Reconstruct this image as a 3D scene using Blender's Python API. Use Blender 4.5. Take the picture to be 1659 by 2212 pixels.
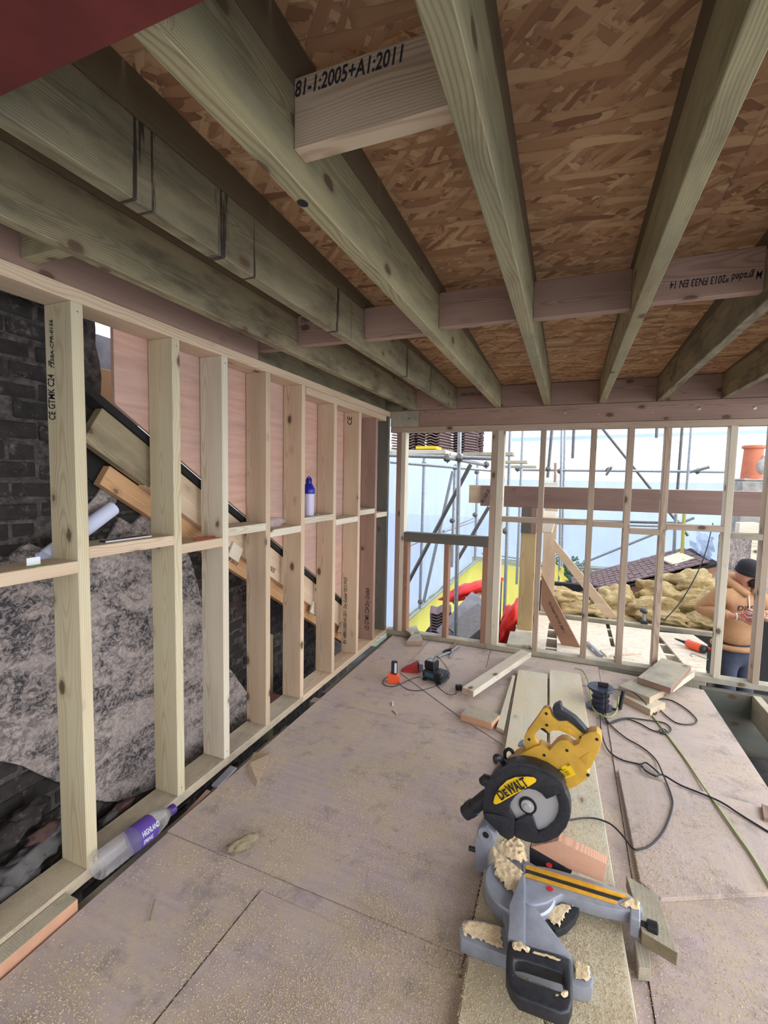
import bpy, bmesh, math, random
import numpy as np
from mathutils import Matrix, Vector
random.seed(7)
for o in list(bpy.data.objects): bpy.data.objects.remove(o, do_unlink=True)
S = bpy.context.scene
COL = S.collection
# ------------------------------------------------------------------ camera
F_PX = 993.6
CAM = np.array([1.6881, 0.0, 1.6066])
def basis(yaw, pitch, roll):
    cy, sy, cp, sp = math.cos(yaw), math.sin(yaw), math.cos(pitch), math.sin(pitch)
    fwd = np.array([-sy*cp, cy*cp, sp]); right = np.array([cy, sy, 0.0]); up = np.cross(right, fwd)
    cr, sr = math.cos(roll), math.sin(roll)
    return cr*right+sr*up, -sr*right+cr*up, fwd
RT, UP, FW = basis(.3796, -.0722, .0193)
cam = bpy.data.cameras.new('camera'); co = bpy.data.objects.new('camera', cam); COL.objects.link(co)
cam.sensor_fit = 'HORIZONTAL'; cam.sensor_width = 36.0; cam.lens = F_PX/1659*36.0; cam.clip_start = .02; cam.clip_end = 400
co.matrix_world = Matrix(((RT[0], UP[0], -FW[0], CAM[0]), (RT[1], UP[1], -FW[1], CAM[1]), (RT[2], UP[2], -FW[2], CAM[2]), (0, 0, 0, 1)))
S.camera = co
def at(px, py, x=None, y=None, z=None):
    """world point where the sight line through a photo pixel meets a plane of the room"""
    d = FW+(px-829.5)/F_PX*RT-(py-1106)/F_PX*UP
    t = (x-CAM[0])/d[0] if x is not None else (y-CAM[1])/d[1] if y is not None else (z-CAM[2])/d[2]
    return Vector(CAM+t*d)
# ------------------------------------------------------------------ world, sun, exposure
w = bpy.data.worlds.new('overcast_sky'); S.world = w; w.use_nodes = True
nt = w.node_tree; nt.nodes.clear()
def wn(t, **k):
    n = nt.nodes.new(t)
    for a, b in k.items(): setattr(n, a, b)
    return n
tc = wn('ShaderNodeTexCoord'); mp = wn('ShaderNodeMapping'); mp.inputs['Scale'].default_value = (1, 1, 2.6)
nz = wn('ShaderNodeTexNoise'); nz.inputs['Scale'].default_value = 2.6; nz.inputs['Detail'].default_value = 7; nz.inputs['Roughness'].default_value = .55
rp = wn('ShaderNodeValToRGB'); rp.color_ramp.elements[0].position = .36; rp.color_ramp.elements[0].color = (.50, .66, .92, 1)
rp.color_ramp.elements[1].position = .62; rp.color_ramp.elements[1].color = (1, 1, 1, 1)
bg = wn('ShaderNodeBackground'); bg.inputs['Strength'].default_value = 1.15; wo = wn('ShaderNodeOutputWorld')
nt.links.new(tc.outputs['Generated'], mp.inputs[0]); nt.links.new(mp.outputs[0], nz.inputs['Vector']); nt.links.new(nz.outputs['Fac'], rp.inputs[0])
nt.links.new(rp.outputs[0], bg.inputs[0]); nt.links.new(bg.outputs[0], wo.inputs[0])
sun = bpy.data.lights.new('sun', 'SUN'); sun.energy = 2.6; sun.angle = math.radians(100); sun.color = (1, .985, .96)
so = bpy.data.objects.new('sun', sun); COL.objects.link(so)
so.rotation_euler = Vector((-.80, .16, -.58)).to_track_quat('-Z', 'Y').to_euler()
vs = S.view_settings; vs.view_transform = 'Standard'; vs.look = 'None'; vs.gamma = 1; vs.use_curve_mapping = False; vs.exposure = .9
# ------------------------------------------------------------------ material helpers
class NT:
    def __init__(s, name):
        m = bpy.data.materials.new(name); m.use_nodes = True; s.m = m; s.t = m.node_tree; s.t.nodes.clear()
        s.out = s.n('ShaderNodeOutputMaterial'); s.b = s.n('ShaderNodeBsdfPrincipled'); s.l(s.b.outputs[0], s.out.inputs[0])
    def n(s, t, **k):
        n = s.t.nodes.new(t)
        for a, b in k.items(): setattr(n, a, b)
        return n
    def l(s, a, b): s.t.links.new(a, b)
    def coord(s, scale=(1, 1, 1), rot=(0, 0, 0), rnd=0.0, loc=(0, 0, 0), kind='Object'):
        tc = s.n('ShaderNodeTexCoord'); v = tc.outputs[kind]
        if rnd:
            oi = s.n('ShaderNodeObjectInfo'); mu = s.n('ShaderNodeVectorMath', operation='MULTIPLY'); cb = s.n('ShaderNodeCombineXYZ')
            for i in range(3): s.l(oi.outputs['Random'], cb.inputs[i])
            s.l(cb.outputs[0], mu.inputs[0]); mu.inputs[1].default_value = (rnd, rnd*.731, rnd*.413)
            ad = s.n('ShaderNodeVectorMath', operation='ADD'); s.l(v, ad.inputs[0]); s.l(mu.outputs[0], ad.inputs[1]); v = ad.outputs[0]
        if any(rot):
            m0 = s.n('ShaderNodeMapping'); m0.inputs['Rotation'].default_value = rot; s.l(v, m0.inputs[0]); v = m0.outputs[0]
        mp = s.n('ShaderNodeMapping'); mp.inputs['Scale'].default_value = scale; mp.inputs['Location'].default_value = loc
        s.l(v, mp.inputs[0]); return mp.outputs[0]
    def noise(s, v, scale=5, detail=4, rough=.55, dist=0):
        n = s.n('ShaderNodeTexNoise'); n.inputs['Scale'].default_value = scale; n.inputs['Detail'].default_value = detail
        n.inputs['Roughness'].default_value = rough; n.inputs['Distortion'].default_value = dist; s.l(v, n.inputs['Vector']); return n.outputs['Fac']
    def voro(s, v, scale=5, feat='F1', out='Distance', rnd=1):
        n = s.n('ShaderNodeTexVoronoi', feature=feat); n.inputs['Scale'].default_value = scale
        if 'Randomness' in n.inputs: n.inputs['Randomness'].default_value = rnd
        s.l(v, n.inputs['Vector']); return n.outputs[out]
    def ramp(s, f, stops):
        r = s.n('ShaderNodeValToRGB'); e = r.color_ramp.elements
        while len(e) < len(stops): e.new(.5)
        for x, (p, c) in zip(e, stops):
            x.position = p; x.color = (c, c, c, 1) if isinstance(c, (int, float)) else (*c, 1)
        s.l(f, r.inputs[0]); return r.outputs[0]
    def mix(s, f, a, b, mode='MIX'):
        m = s.n('ShaderNodeMix', data_type='RGBA', blend_type=mode)
        for i, v in ((0, f), (6, a), (7, b)):
            sock = m.inputs[i]
            if isinstance(v, bpy.types.NodeSocket): s.l(v, sock)
            elif isinstance(v, (int, float)): sock.default_value = v if i == 0 else (v, v, v, 1)
            else: sock.default_value = (*v, 1)
        return m.outputs[2]
    def math(s, op, a, b=None, c=None):
        m = s.n('ShaderNodeMath', operation=op)
        for i, v in enumerate((a, b, c)):
            if v is None: continue
            if isinstance(v, (int, float)): m.inputs[i].default_value = v
            else: s.l(v, m.inputs[i])
        return m.outputs[0]
    def bump(s, h, strength=.3, dist=.01):
        b = s.n('ShaderNodeBump'); b.inputs['Strength'].default_value = strength; b.inputs['Distance'].default_value = dist
        s.l(h, b.inputs['Height']); s.l(b.outputs[0], s.b.inputs['Normal'])
    def done(s, col=None, rough=.7, metal=0, **k):
        if col is not None:
            if isinstance(col, bpy.types.NodeSocket): s.l(col, s.b.inputs['Base Color'])
            else: s.b.inputs['Base Color'].default_value = (*col, 1)
        if isinstance(rough, bpy.types.NodeSocket): s.l(rough, s.b.inputs['Roughness'])
        else: s.b.inputs['Roughness'].default_value = rough
        s.b.inputs['Metallic'].default_value = metal
        for a, v in k.items(): s.b.inputs[a.replace('_', ' ')].default_value = v
        return s.m
def lin(r, g, b):
    return tuple(((c/255)/12.92 if c <= 10 else ((c/255+.055)/1.055)**2.4) for c in (r, g, b))
M = {}
def wood(name, light, dark, knot=(.10, .055, .03), knots=.5, tint=None, tint_amt=0, rings=52, rough=.72, stain=None, stain_amt=0, contrast=.55, saw=0, marks=None, ringdir='X'):
    t = NT(name)
    # annual rings round a pith beside the piece, bent by slow noise along the grain
    oi = t.n('ShaderNodeObjectInfo'); R_ = oi.outputs['Random']
    tcn = t.n('ShaderNodeTexCoord'); of = t.n('ShaderNodeCombineXYZ')
    t.l(t.math('MULTIPLY', R_, 37.0), of.inputs[0]); t.l(t.math('MULTIPLY_ADD', t.math('FRACT', t.math('MULTIPLY', R_, 17.3)), .10, -.05), of.inputs[1]); t.l(t.math('MULTIPLY_ADD', t.math('FRACT', t.math('MULTIPLY', R_, 41.7)), .16, -.08), of.inputs[2])
    ad = t.n('ShaderNodeVectorMath', operation='ADD'); t.l(tcn.outputs['Object'], ad.inputs[0]); t.l(of.outputs[0], ad.inputs[1])
    wn_ = t.n('ShaderNodeTexNoise'); wn_.inputs['Scale'].default_value = 1.0; wn_.inputs['Detail'].default_value = 2
    mpw = t.n('ShaderNodeMapping'); mpw.inputs['Scale'].default_value = (1.5, 3, 3); t.l(ad.outputs[0], mpw.inputs[0]); t.l(mpw.outputs[0], wn_.inputs['Vector'])
    wp = t.n('ShaderNodeVectorMath', operation='MULTIPLY_ADD'); wp.inputs[1].default_value = (0, .07, .07); t.l(wn_.outputs['Color'], wp.inputs[0]); t.l(ad.outputs[0], wp.inputs[2])
    wv = t.n('ShaderNodeTexWave', wave_type='RINGS', rings_direction=ringdir); wv.inputs['Scale'].default_value = rings; wv.inputs['Distortion'].default_value = 1.6
    wv.inputs['Detail'].default_value = 2; wv.inputs['Detail Scale'].default_value = .1; wv.inputs['Detail Roughness'].default_value = .5
    t.l(wp.outputs[0], wv.inputs['Vector'])
    big = t.noise(t.coord((.7, 5, 5), rnd=21.0), 2.2, 2, .5)
    streak = t.noise(t.coord((3, 170, 170), rnd=11.0), 1, 3, .6)
    f = t.math('MULTIPLY', t.ramp(wv.outputs['Fac'], ((0.0, 0.0), (.5, .12), (.86, .75), (1.0, 1.0))), contrast)
    f = t.math('MULTIPLY', f, t.math('MULTIPLY_ADD', big, 1.2, .3))
    f = t.math('ADD', f, t.math('MULTIPLY', t.math('SUBTRACT', streak, .5), .5))
    f = t.math('ADD', f, t.math('MULTIPLY', t.math('SUBTRACT', big, .42), .9))
    col = t.mix(f, light, dark)
    if tint is not None: col = t.mix(t.math('MULTIPLY', t.ramp(t.noise(t.coord((.8, 4, 4), rnd=51.0), 2.6, 3, .6), ((.38, 0), (.66, 1))), tint_amt), col, tint)
    if stain is not None: col = t.mix(t.math('MULTIPLY', t.ramp(t.noise(t.coord((2.0, 7, 7), rnd=71.0), 1.6, 5, .65), ((.47, 0), (.68, 1))), stain_amt), col, stain)
    hv = t.n('ShaderNodeHueSaturation'); t.l(t.math('MULTIPLY_ADD', R_, .24, .88), hv.inputs['Value']); t.l(col, hv.inputs['Color']); col = hv.outputs[0]
    if knots:
        vv = t.coord((5.0, 8.5, 8.5), rnd=17.0)
        d = t.voro(vv, 1.0); rc = t.n('ShaderNodeSeparateColor'); t.l(t.voro(vv, 1.0, out='Color'), rc.inputs[0])
        on = t.math('LESS_THAN', rc.outputs[0], knots)
        d2 = t.math('ADD', d, t.math('MULTIPLY', t.math('SUBTRACT', t.noise(t.coord((30, 60, 60)), 1, 2), .5), .10))
        k = t.math('MULTIPLY', t.ramp(d2, ((.09, .95), (.135, .80), (.15, .30), (.26, 0.0))), on)
        col = t.mix(k, col, knot)
    if saw:
        sm = t.math('MULTIPLY', t.ramp(t.noise(t.coord((1, 1, 1), rnd=5), 4, 6, .7), ((.36, 0), (.58, 1))), t.ramp(t.noise(t.coord(), 220, 2, .6), ((.3, .3), (.6, 1))))
        col = t.mix(t.math('MULTIPLY', sm, saw), col, lin(206, 190, 158))
    t.bump(t.math('ADD', streak, t.math('MULTIPLY', wv.outputs['Fac'], .3)), .14, .0015)
    if marks:
        sx = t.n('ShaderNodeSeparateXYZ'); t.l(tcn.outputs['Object'], sx.inputs[0]); acc = None
        rag = t.noise(t.coord((65, 1, 3.5)), 1, 5, .65)
        for x0, wd in marks:
            b = t.math('SUBTRACT', .10, t.math('MULTIPLY', t.math('ABSOLUTE', t.math('SUBTRACT', sx.outputs[0], x0)), .16/wd)); acc = b if acc is None else t.math('MAXIMUM', acc, b)
        col = t.mix(t.ramp(t.math('ADD', rag, acc), ((.50, 0), (.57, .92))), col, lin(38, 26, 22))
    M[name] = t.done(col, rough); return M[name]
wood('pine_fresh', lin(208, 197, 166), lin(180, 158, 120), knots=.45)
wood('pine_pale', lin(214, 206, 188), lin(184, 164, 136), knots=.45)
wood('pine_tan', lin(202, 180, 154), lin(164, 134, 106), knots=.45)
wood('pine_brown', lin(160, 131, 116), lin(116, 90, 77), knots=.45)
wood('joist_green', lin(166, 154, 118), lin(110, 97, 70), knots=.6, tint=lin(124, 124, 98), tint_amt=.5, stain=lin(84, 70, 54), stain_amt=.4)
wood('joist_stained', lin(150, 138, 108), lin(102, 91, 68), knots=.5, tint=lin(102, 101, 82), tint_amt=.5, stain=lin(54, 45, 36), stain_amt=.7)
wood('joist_marked', lin(150, 138, 108), lin(102, 91, 68), knots=.5, tint=lin(102, 101, 82), tint_amt=.5, stain=lin(54, 45, 36), stain_amt=.55, marks=((-1.508, .020), (-1.462, .013), (-1.2, .03), (-1.05, .006), (-.445, .02), (-.30, .006), (.54, .03), (1.1, .03)))
wood('firring_dark', lin(108, 94, 72), lin(78, 64, 48), knots=.2, contrast=.3)
wood('post_green', lin(108, 104, 94), lin(66, 63, 56), knots=.6, tint=lin(84, 94, 90), tint_amt=.6)
wood('grey_timber', lin(158, 152, 138), lin(116, 108, 94), knots=.3, tint=lin(126, 130, 120), tint_amt=.5, saw=.5)
wood('plank', lin(206, 199, 178), lin(178, 166, 140), knots=.3, tint=lin(186, 186, 172), tint_amt=.5, saw=.8)
wood('sill_dusty', lin(172, 160, 144), lin(136, 121, 103), knots=.15, saw=.7)
wood('rafter_new', lin(196, 154, 112), lin(160, 118, 80), knots=.3)
wood('rafter_old', lin(150, 136, 108), lin(112, 98, 74), knots=.2, stain=lin(70, 66, 50), stain_amt=.4)
wood('cripple_red', lin(164, 124, 100), lin(120, 85, 67), knots=.3)
wood('beam_shaded', lin(132, 106, 96), lin(94, 72, 64), knots=.6)  # beam face turned from the light: its shade is mixed into the colour
wood('pine_shaded', lin(180, 160, 140), lin(140, 116, 97), knots=.8)  # same pine, darkened so the far wall looks backlit; shade in the colour
wood('post_pale', lin(196, 172, 128), lin(166, 138, 96), knots=.4)
def endgrain():
    t = NT('endgrain'); v = t.coord(loc=(.035, .055, 0))
    wv = t.n('ShaderNodeTexWave', wave_type='RINGS', rings_direction='Z'); wv.inputs['Scale'].default_value = 55; wv.inputs['Distortion'].default_value = 2.0; wv.inputs['Detail'].default_value = 2; wv.inputs['Detail Scale'].default_value = .3
    t.l(v, wv.inputs['Vector']); n = t.noise(t.coord(), 60, 4, .6)
    f = t.math('MULTIPLY_ADD', wv.outputs['Fac'], .6, t.math('MULTIPLY', n, .4)); t.bump(n, .2, .001)
    M['endgrain'] = t.done(t.mix(f, lin(224, 182, 154), lin(196, 140, 114)), .8)
endgrain()
def plain(name, col, rough=.6, metal=0, noise=0, scale=20, **k):
    t = NT(name)
    if noise:
        f = t.ramp(t.noise(t.coord(rnd=9.0), scale, 5, .6), ((.3, 0), (.7, 1)))
        c = t.mix(f, tuple(x*(1-noise) for x in col), tuple(min(1, x*(1+noise)) for x in col))
        t.bump(f, .15, .002)
    else: c = col
    M[name] = t.done(c, rough, metal, **k); return M[name]
def plywood(name, a, b, saw, edge=1):
    t = NT(name)
    g = t.noise(t.coord((2, 26, 26), rnd=13.0), 1.5, 5, .6)
    big = t.noise(t.coord(rnd=7.0), 1.7, 5, .6)
    c = t.mix(t.ramp(g, ((.25, 0), (.75, 1))), a, b)
    c = t.mix(t.math('MULTIPLY', t.ramp(big, ((.42, 0), (.62, 1))), .35), c, lin(150, 140, 138))
    if saw:
        n1 = t.noise(t.coord(rnd=3.0), 3.4, 8, .72); n2 = t.noise(t.coord(rnd=3.0), 140, 3, .6)
        m = t.math('MULTIPLY', t.ramp(n1, ((.42, 0), (.58, 1))), t.ramp(n2, ((.40, .15), (.6, 1))))
        c = t.mix(t.math('MULTIPLY', m, saw), c, lin(192, 174, 142))
        st = t.noise(t.coord(rnd=19.0), 6.5, 7, .7)
        c = t.mix(t.math('MULTIPLY', t.ramp(st, ((.54, 0), (.66, 1))), .5), c, lin(116, 110, 110))
        t.bump(t.math('ADD', n2, t.math('MULTIPLY', n1, 2)), .3, .004)
    else: t.bump(g, .1, .001)
    M[name] = t.done(c, .72); return M[name]
plywood('ply_floor', lin(190, 172, 169), lin(170, 152, 149), .85)
plywood('ply_cheek', lin(206, 166, 148), lin(180, 140, 124), 0)
plywood('ply_pale', lin(196, 180, 172), lin(182, 164, 156), .45)
def osb(name, pal, dim=1.0, scale=1.0, saw=0):
    t = NT(name); col = t.mix(t.noise(t.coord((14, 40, 3), rot=(0, 0, .2), rnd=29.0), 1, 3, .6), pal[0], pal[1])
    hgt = None
    for i, (rot, sc, thr) in enumerate(((.30, (11, 44, 3), .0), (-.45, (12, 52, 3), .2), (1.2, (13, 46, 3), .45), (.05, (9, 50, 3), .35), (2.35, (14, 60, 3), .55), (.75, (10, 64, 3), .5), (-.15, (8, 38, 3), .62))):
        v = t.coord(tuple(q*scale for q in sc), rot=(0, 0, rot), rnd=29.0, loc=(i*3.7, i*1.9, .5))
        nd = t.n('ShaderNodeTexNoise'); nd.inputs['Scale'].default_value = 1.3; nd.inputs['Detail'].default_value = 3; t.l(v, nd.inputs['Vector'])
        vm = t.n('ShaderNodeVectorMath', operation='MULTIPLY_ADD'); vm.inputs[1].default_value = (.35, .35, .0); t.l(nd.outputs['Color'], vm.inputs[0]); t.l(v, vm.inputs[2])
        vo = t.n('ShaderNodeTexVoronoi', distance='CHEBYCHEV'); vo.voronoi_dimensions = '2D'; t.l(vm.outputs[0], vo.inputs['Vector']); vo.inputs['Scale'].default_value = 1
        sc_ = t.n('ShaderNodeSeparateColor'); t.l(vo.outputs['Color'], sc_.inputs[0])
        on = t.math('MULTIPLY', t.math('GREATER_THAN', sc_.outputs[0], thr), t.math('LESS_THAN', vo.outputs['Distance'], .60 if i else 9))
        c = t.ramp(sc_.outputs[1], tuple((j/(len(pal)-1), p) for j, p in enumerate(pal)))
        grain = t.noise(t.coord((18*scale, 420*scale, 3), rot=(0, 0, rot), rnd=29.0), 1, 2, .5)
        c = t.mix(t.math('MULTIPLY', grain, .5), c, t.mix(.55, c, pal[0]))
        c = t.mix(t.ramp(vo.outputs['Distance'], ((.46, 0), (.60, .40))), c, tuple(x*.45 for x in pal[0]))
        col = t.mix(on, col, c)
        h = t.math('MULTIPLY', on, t.math('MULTIPLY_ADD', sc_.outputs[2], .6, .2)); hgt = h if hgt is None else t.math('MAXIMUM', hgt, h)
    b = t.noise(t.coord(rnd=3.0), 2.4, 5, .65)
    col = t.mix(t.ramp(b, ((.40, 0), (.68, .5))), col, t.mix(.6, col, pal[0]))
    if saw: col = t.mix(t.math('MULTIPLY', t.ramp(t.noise(t.coord(), 8, 6, .7), ((.35, 0), (.6, 1))), saw), col, lin(214, 204, 186))
    t.bump(hgt, .3, .003)
    M[name] = t.done(col, .7); return M[name]
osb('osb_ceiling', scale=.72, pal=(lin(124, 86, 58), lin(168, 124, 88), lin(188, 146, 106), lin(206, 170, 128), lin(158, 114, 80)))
osb('osb_deck', (lin(190, 170, 140), lin(214, 200, 176), lin(226, 214, 194), lin(236, 226, 210), lin(206, 188, 160)), saw=.5)
plain('steel_red', lin(98, 35, 33), .55, noise=.25, scale=9)
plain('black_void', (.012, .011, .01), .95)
plain('screw_steel', lin(180, 172, 150), .35, .9)
plain('raw_orange', lin(198, 150, 120), .8, noise=.10, scale=12); plain('galv', lin(150, 154, 158), .42, .55, noise=.18, scale=30)
plain('slate_plain', lin(130, 132, 142), .6, noise=.3, scale=9); plain('ink', (.015, .015, .022), .8)
# ------------------------------------------------------------------ mesh helpers
def link(o, parent=None):
    COL.objects.link(o)
    if parent is not None: o.parent = parent
    return o
def empty(name, loc=(0, 0, 0), rotz=0, label=None, cat=None, group=None, kind=None):
    o = bpy.data.objects.new(name, None); o.empty_display_size = .1; o.location = loc; o.rotation_euler = (0, 0, rotz); COL.objects.link(o)
    return tag(o, label, cat, group, kind)
def tag(o, label=None, cat=None, group=None, kind=None):
    for k, v in (('label', label), ('category', cat), ('group', group), ('kind', kind)):
        if v: o[k] = v
    return o
def mobj(name, V, Fc, mat, parent=None, smooth=False, matrix=None):
    me = bpy.data.meshes.new(name); me.from_pydata([tuple(v) for v in V], [], [tuple(f) for f in Fc])
    bm = bmesh.new(); bm.from_mesh(me); bmesh.ops.recalc_face_normals(bm, faces=bm.faces); bm.to_mesh(me); bm.free()
    for m in (mat if isinstance(mat, (list, tuple)) else [mat]): me.materials.append(M[m] if isinstance(m, str) else m)
    if smooth:
        me.shade_smooth()
    o = link(bpy.data.objects.new(name, me), parent)
    if matrix is not None: o.matrix_basis = matrix
    return o
def autosmooth(o, ang=40):
    me = o.data; me.shade_smooth()
    try: me.set_sharp_from_angle(angle=math.radians(ang))
    except Exception: pass
    return o
def sub(o, part):
    o.parent = part; o.matrix_basis = part.matrix_basis.inverted() @ o.matrix_basis; return o
BOXC = {}
def cham(L, W, H, c):
    """chamfered box centred on the origin, long side on X"""
    c = min(c, .45*min(L, W, H)); V = []; idx = {}
    a, b, d = L/2, W/2, H/2
    for sx in (-1, 1):
        for sy in (-1, 1):
            for sz in (-1, 1):
                for ax in range(3):
                    p = [sx*(a-c), sy*(b-c), sz*(d-c)]; p[ax] = (sx*a, sy*b, sz*d)[ax]
                    idx[(sx, sy, sz, ax)] = len(V); V.append(p)
    Fc = []
    for ax in range(3):
        o1, o2 = [(1, 2), (0, 2), (0, 1)][ax]
        for s in (-1, 1):
            q = []
            for u, v in ((-1, -1), (1, -1), (1, 1), (-1, 1)):
                k = [0, 0, 0]; k[ax] = s; k[o1] = u; k[o2] = v; q.append(idx[(*k, ax)])
            Fc.append(q)
    for ax in range(3):
        o1, o2 = [(1, 2), (0, 2), (0, 1)][ax]
        for u in (-1, 1):
            for v in (-1, 1):
                k0 = [0, 0, 0]; k0[o1] = u; k0[o2] = v; k1 = list(k0); k0[ax] = -1; k1[ax] = 1
                Fc.append((idx[(*k0, o1)], idx[(*k1, o1)], idx[(*k1, o2)], idx[(*k0, o2)]))
    for sx in (-1, 1):
        for sy in (-1, 1):
            for sz in (-1, 1): Fc.append([idx[(sx, sy, sz, i)] for i in range(3)])
    return V, Fc
def frame(a, b, up=(0, 0, 1)):
    a, b = Vector(a), Vector(b); x = (b-a).normalized(); u = Vector(up)
    y = u.cross(x)
    if y.length < 1e-4: y = Vector((0, 1, 0)).cross(x)
    y.normalize(); z = x.cross(y); m = (a+b)/2
    return Matrix(((x.x, y.x, z.x, m.x), (x.y, y.y, z.y, m.y), (x.z, y.z, z.z, m.z), (0, 0, 0, 1)))
def timber(name, a, b, w_, h, mat, parent=None, up=(0, 0, 1), ch=.0025, endmat=None):
    """a length of timber with its grain along local X; a, b: centres of its two ends; w_ across, h along 'up'"""
    L = (Vector(b)-Vector(a)).length
    V, Fc = cham(L, w_, h, ch)
    o = mobj(name, V, Fc, [mat]+([endmat] if endmat else []), parent, matrix=frame(a, b, up))
    if endmat:
        for p in o.data.polygons:
            if abs(p.normal.x) > .9: p.material_index = 1
    return o
def bx(name, lo, hi, mat, parent=None, ch=.0025, grain=None, endmat=None):
    lo, hi = Vector(lo), Vector(hi); s = hi-lo; c = (lo+hi)/2
    ax = grain if grain is not None else max(range(3), key=lambda i: s[i])
    if ax == 0: a, b, w_, h, up = (lo.x, c.y, c.z), (hi.x, c.y, c.z), s.y, s.z, (0, 0, 1)
    elif ax == 1: a, b, w_, h, up = (c.x, lo.y, c.z), (c.x, hi.y, c.z), s.x, s.z, (0, 0, 1)
    else: a, b, w_, h, up = (c.x, c.y, lo.z), (c.x, c.y, hi.z), s.x, s.y, (0, 1, 0)
    return timber(name, a, b, w_, h, mat, parent, up, ch, endmat)
def prism(name, pts, thick, mat, parent=None, matrix=None, ch=0, smooth=False, side=None):
    """polygon in local XY extruded along +Z by thick"""
    bm = bmesh.new(); vs_ = [bm.verts.new((p[0], p[1], 0)) for p in pts]; f = bm.faces.new(vs_)
    r = bmesh.ops.extrude_face_region(bm, geom=[f]); bmesh.ops.translate(bm, vec=(0, 0, thick), verts=[v for v in r['geom'] if isinstance(v, bmesh.types.BMVert)])
    bmesh.ops.recalc_face_normals(bm, faces=bm.faces)
    if ch: bmesh.ops.bevel(bm, geom=[e for e in bm.edges if e.calc_face_angle(0) > .5], offset=ch, segments=2, affect='EDGES', profile=.6, clamp_overlap=True)
    me = bpy.data.meshes.new(name); bm.to_mesh(me); bm.free(); me.materials.append(M[mat])
    if side:
        me.materials.append(M[side])
        for p in me.polygons:
            if abs(p.normal.z) < .35: p.material_index = 1
    o = link(bpy.data.objects.new(name, me), parent)
    if matrix is not None: o.matrix_basis = matrix
    if smooth: autosmooth(o)
    return o
def spline(P, n=8):
    P = [Vector(p) for p in P]; Q = [P[0]*2-P[1]]+P+[P[-1]*2-P[-2]]; out = []
    for i in range(1, len(Q)-2):
        p0, p1, p2, p3 = Q[i-1:i+3]
        for k in range(n):
            t = k/n; out.append(.5*((2*p1)+(p2-p0)*t+(2*p0-5*p1+4*p2-p3)*t*t+(3*p1-p0-3*p2+p3)*t**3))
    return out+[P[-1]]
def tube_geo(P, r, n=8, cap=True):
    P = [Vector(p) for p in P]; V = []; Fc = []
    rr = r if isinstance(r, (list, tuple)) else [r]*len(P)
    nrm = None
    for i, p in enumerate(P):
        t = (P[min(i+1, len(P)-1)]-P[max(i-1, 0)]).normalized()
        if nrm is None:
            nrm = t.orthogonal().normalized()
        else:
            nrm = nrm-t*nrm.dot(t); nrm = nrm.normalized() if nrm.length > 1e-6 else t.orthogonal().normalized()
        bn = t.cross(nrm)
        for k in range(n):
            a = 2*math.pi*k/n; V.append(p+(nrm*math.cos(a)+bn*math.sin(a))*rr[i])
    for i in range(len(P)-1):
        for k in range(n): Fc.append((i*n+k, i*n+(k+1) % n, (i+1)*n+(k+1) % n, (i+1)*n+k))
    if cap: Fc.append(tuple(range(n-1, -1, -1))); Fc.append(tuple(range((len(P)-1)*n, len(P)*n)))
    return V, Fc
def tube(name, P, r, mat, parent=None, n=10, sm=0, cap=True):
    if sm:
        if isinstance(r, (list, tuple)):
            m = (len(P)-1)*sm; r = [r[min(int(i/sm), len(r)-2)]*(1-(i/sm-min(int(i/sm), len(r)-2)))+r[min(int(i/sm), len(r)-2)+1]*(i/sm-min(int(i/sm), len(r)-2)) for i in range(m+1)]
        P = spline(P, sm)
    V, Fc = tube_geo(P, r, n, cap); o = mobj(name, V, Fc, mat, parent); return autosmooth(o, 50)
def lathe(name, prof, mat, parent=None, n=24, matrix=None, ang=40):
    """profile of (radius, z) turned round local Z"""
    V = []; Fc = []
    for r, z in prof:
        for k in range(n):
            a = 2*math.pi*k/n; V.append((r*math.cos(a), r*math.sin(a), z))
    for i in range(len(prof)-1):
        for k in range(n): Fc.append((i*n+k, i*n+(k+1) % n, (i+1)*n+(k+1) % n, (i+1)*n+k))
    if prof[0][0] > 1e-5: Fc.append(tuple(range(n-1, -1, -1)))
    if prof[-1][0] > 1e-5: Fc.append(tuple(range((len(prof)-1)*n, len(prof)*n)))
    o = mobj(name, V, Fc, mat, parent, matrix=matrix); return autosmooth(o, ang)
from mathutils import noise as mn
def lump(name, c, r, mat, seed=0, amp=.25, rot=0, parent=None, freq=2.2, sub=3, flat_=0):
    bm = bmesh.new(); bmesh.ops.create_icosphere(bm, subdivisions=sub, radius=1)
    for v in bm.verts:
        p = v.co.copy(); d = 1+amp*mn.noise(p*freq+Vector((seed*3.1, seed, 0)))+amp*.5*mn.noise(p*freq*2.3+Vector((seed, 0, 7)))+amp*.14*abs(mn.noise(p*freq*4.9+Vector((0, seed, 3))))
        v.co = Vector((p.x*r[0]*d, p.y*r[1]*d, p.z*r[2]*d))
        if flat_ and v.co.z < -flat_*r[2]: v.co.z = -flat_*r[2]
    me = bpy.data.meshes.new(name); bm.to_mesh(me); bm.free(); me.materials.append(M[mat]); me.shade_smooth()
    o = link(bpy.data.objects.new(name, me), parent); o.matrix_basis = Matrix.Translation(c) @ Matrix.Rotation(rot, 4, 'Y'); return o
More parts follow.
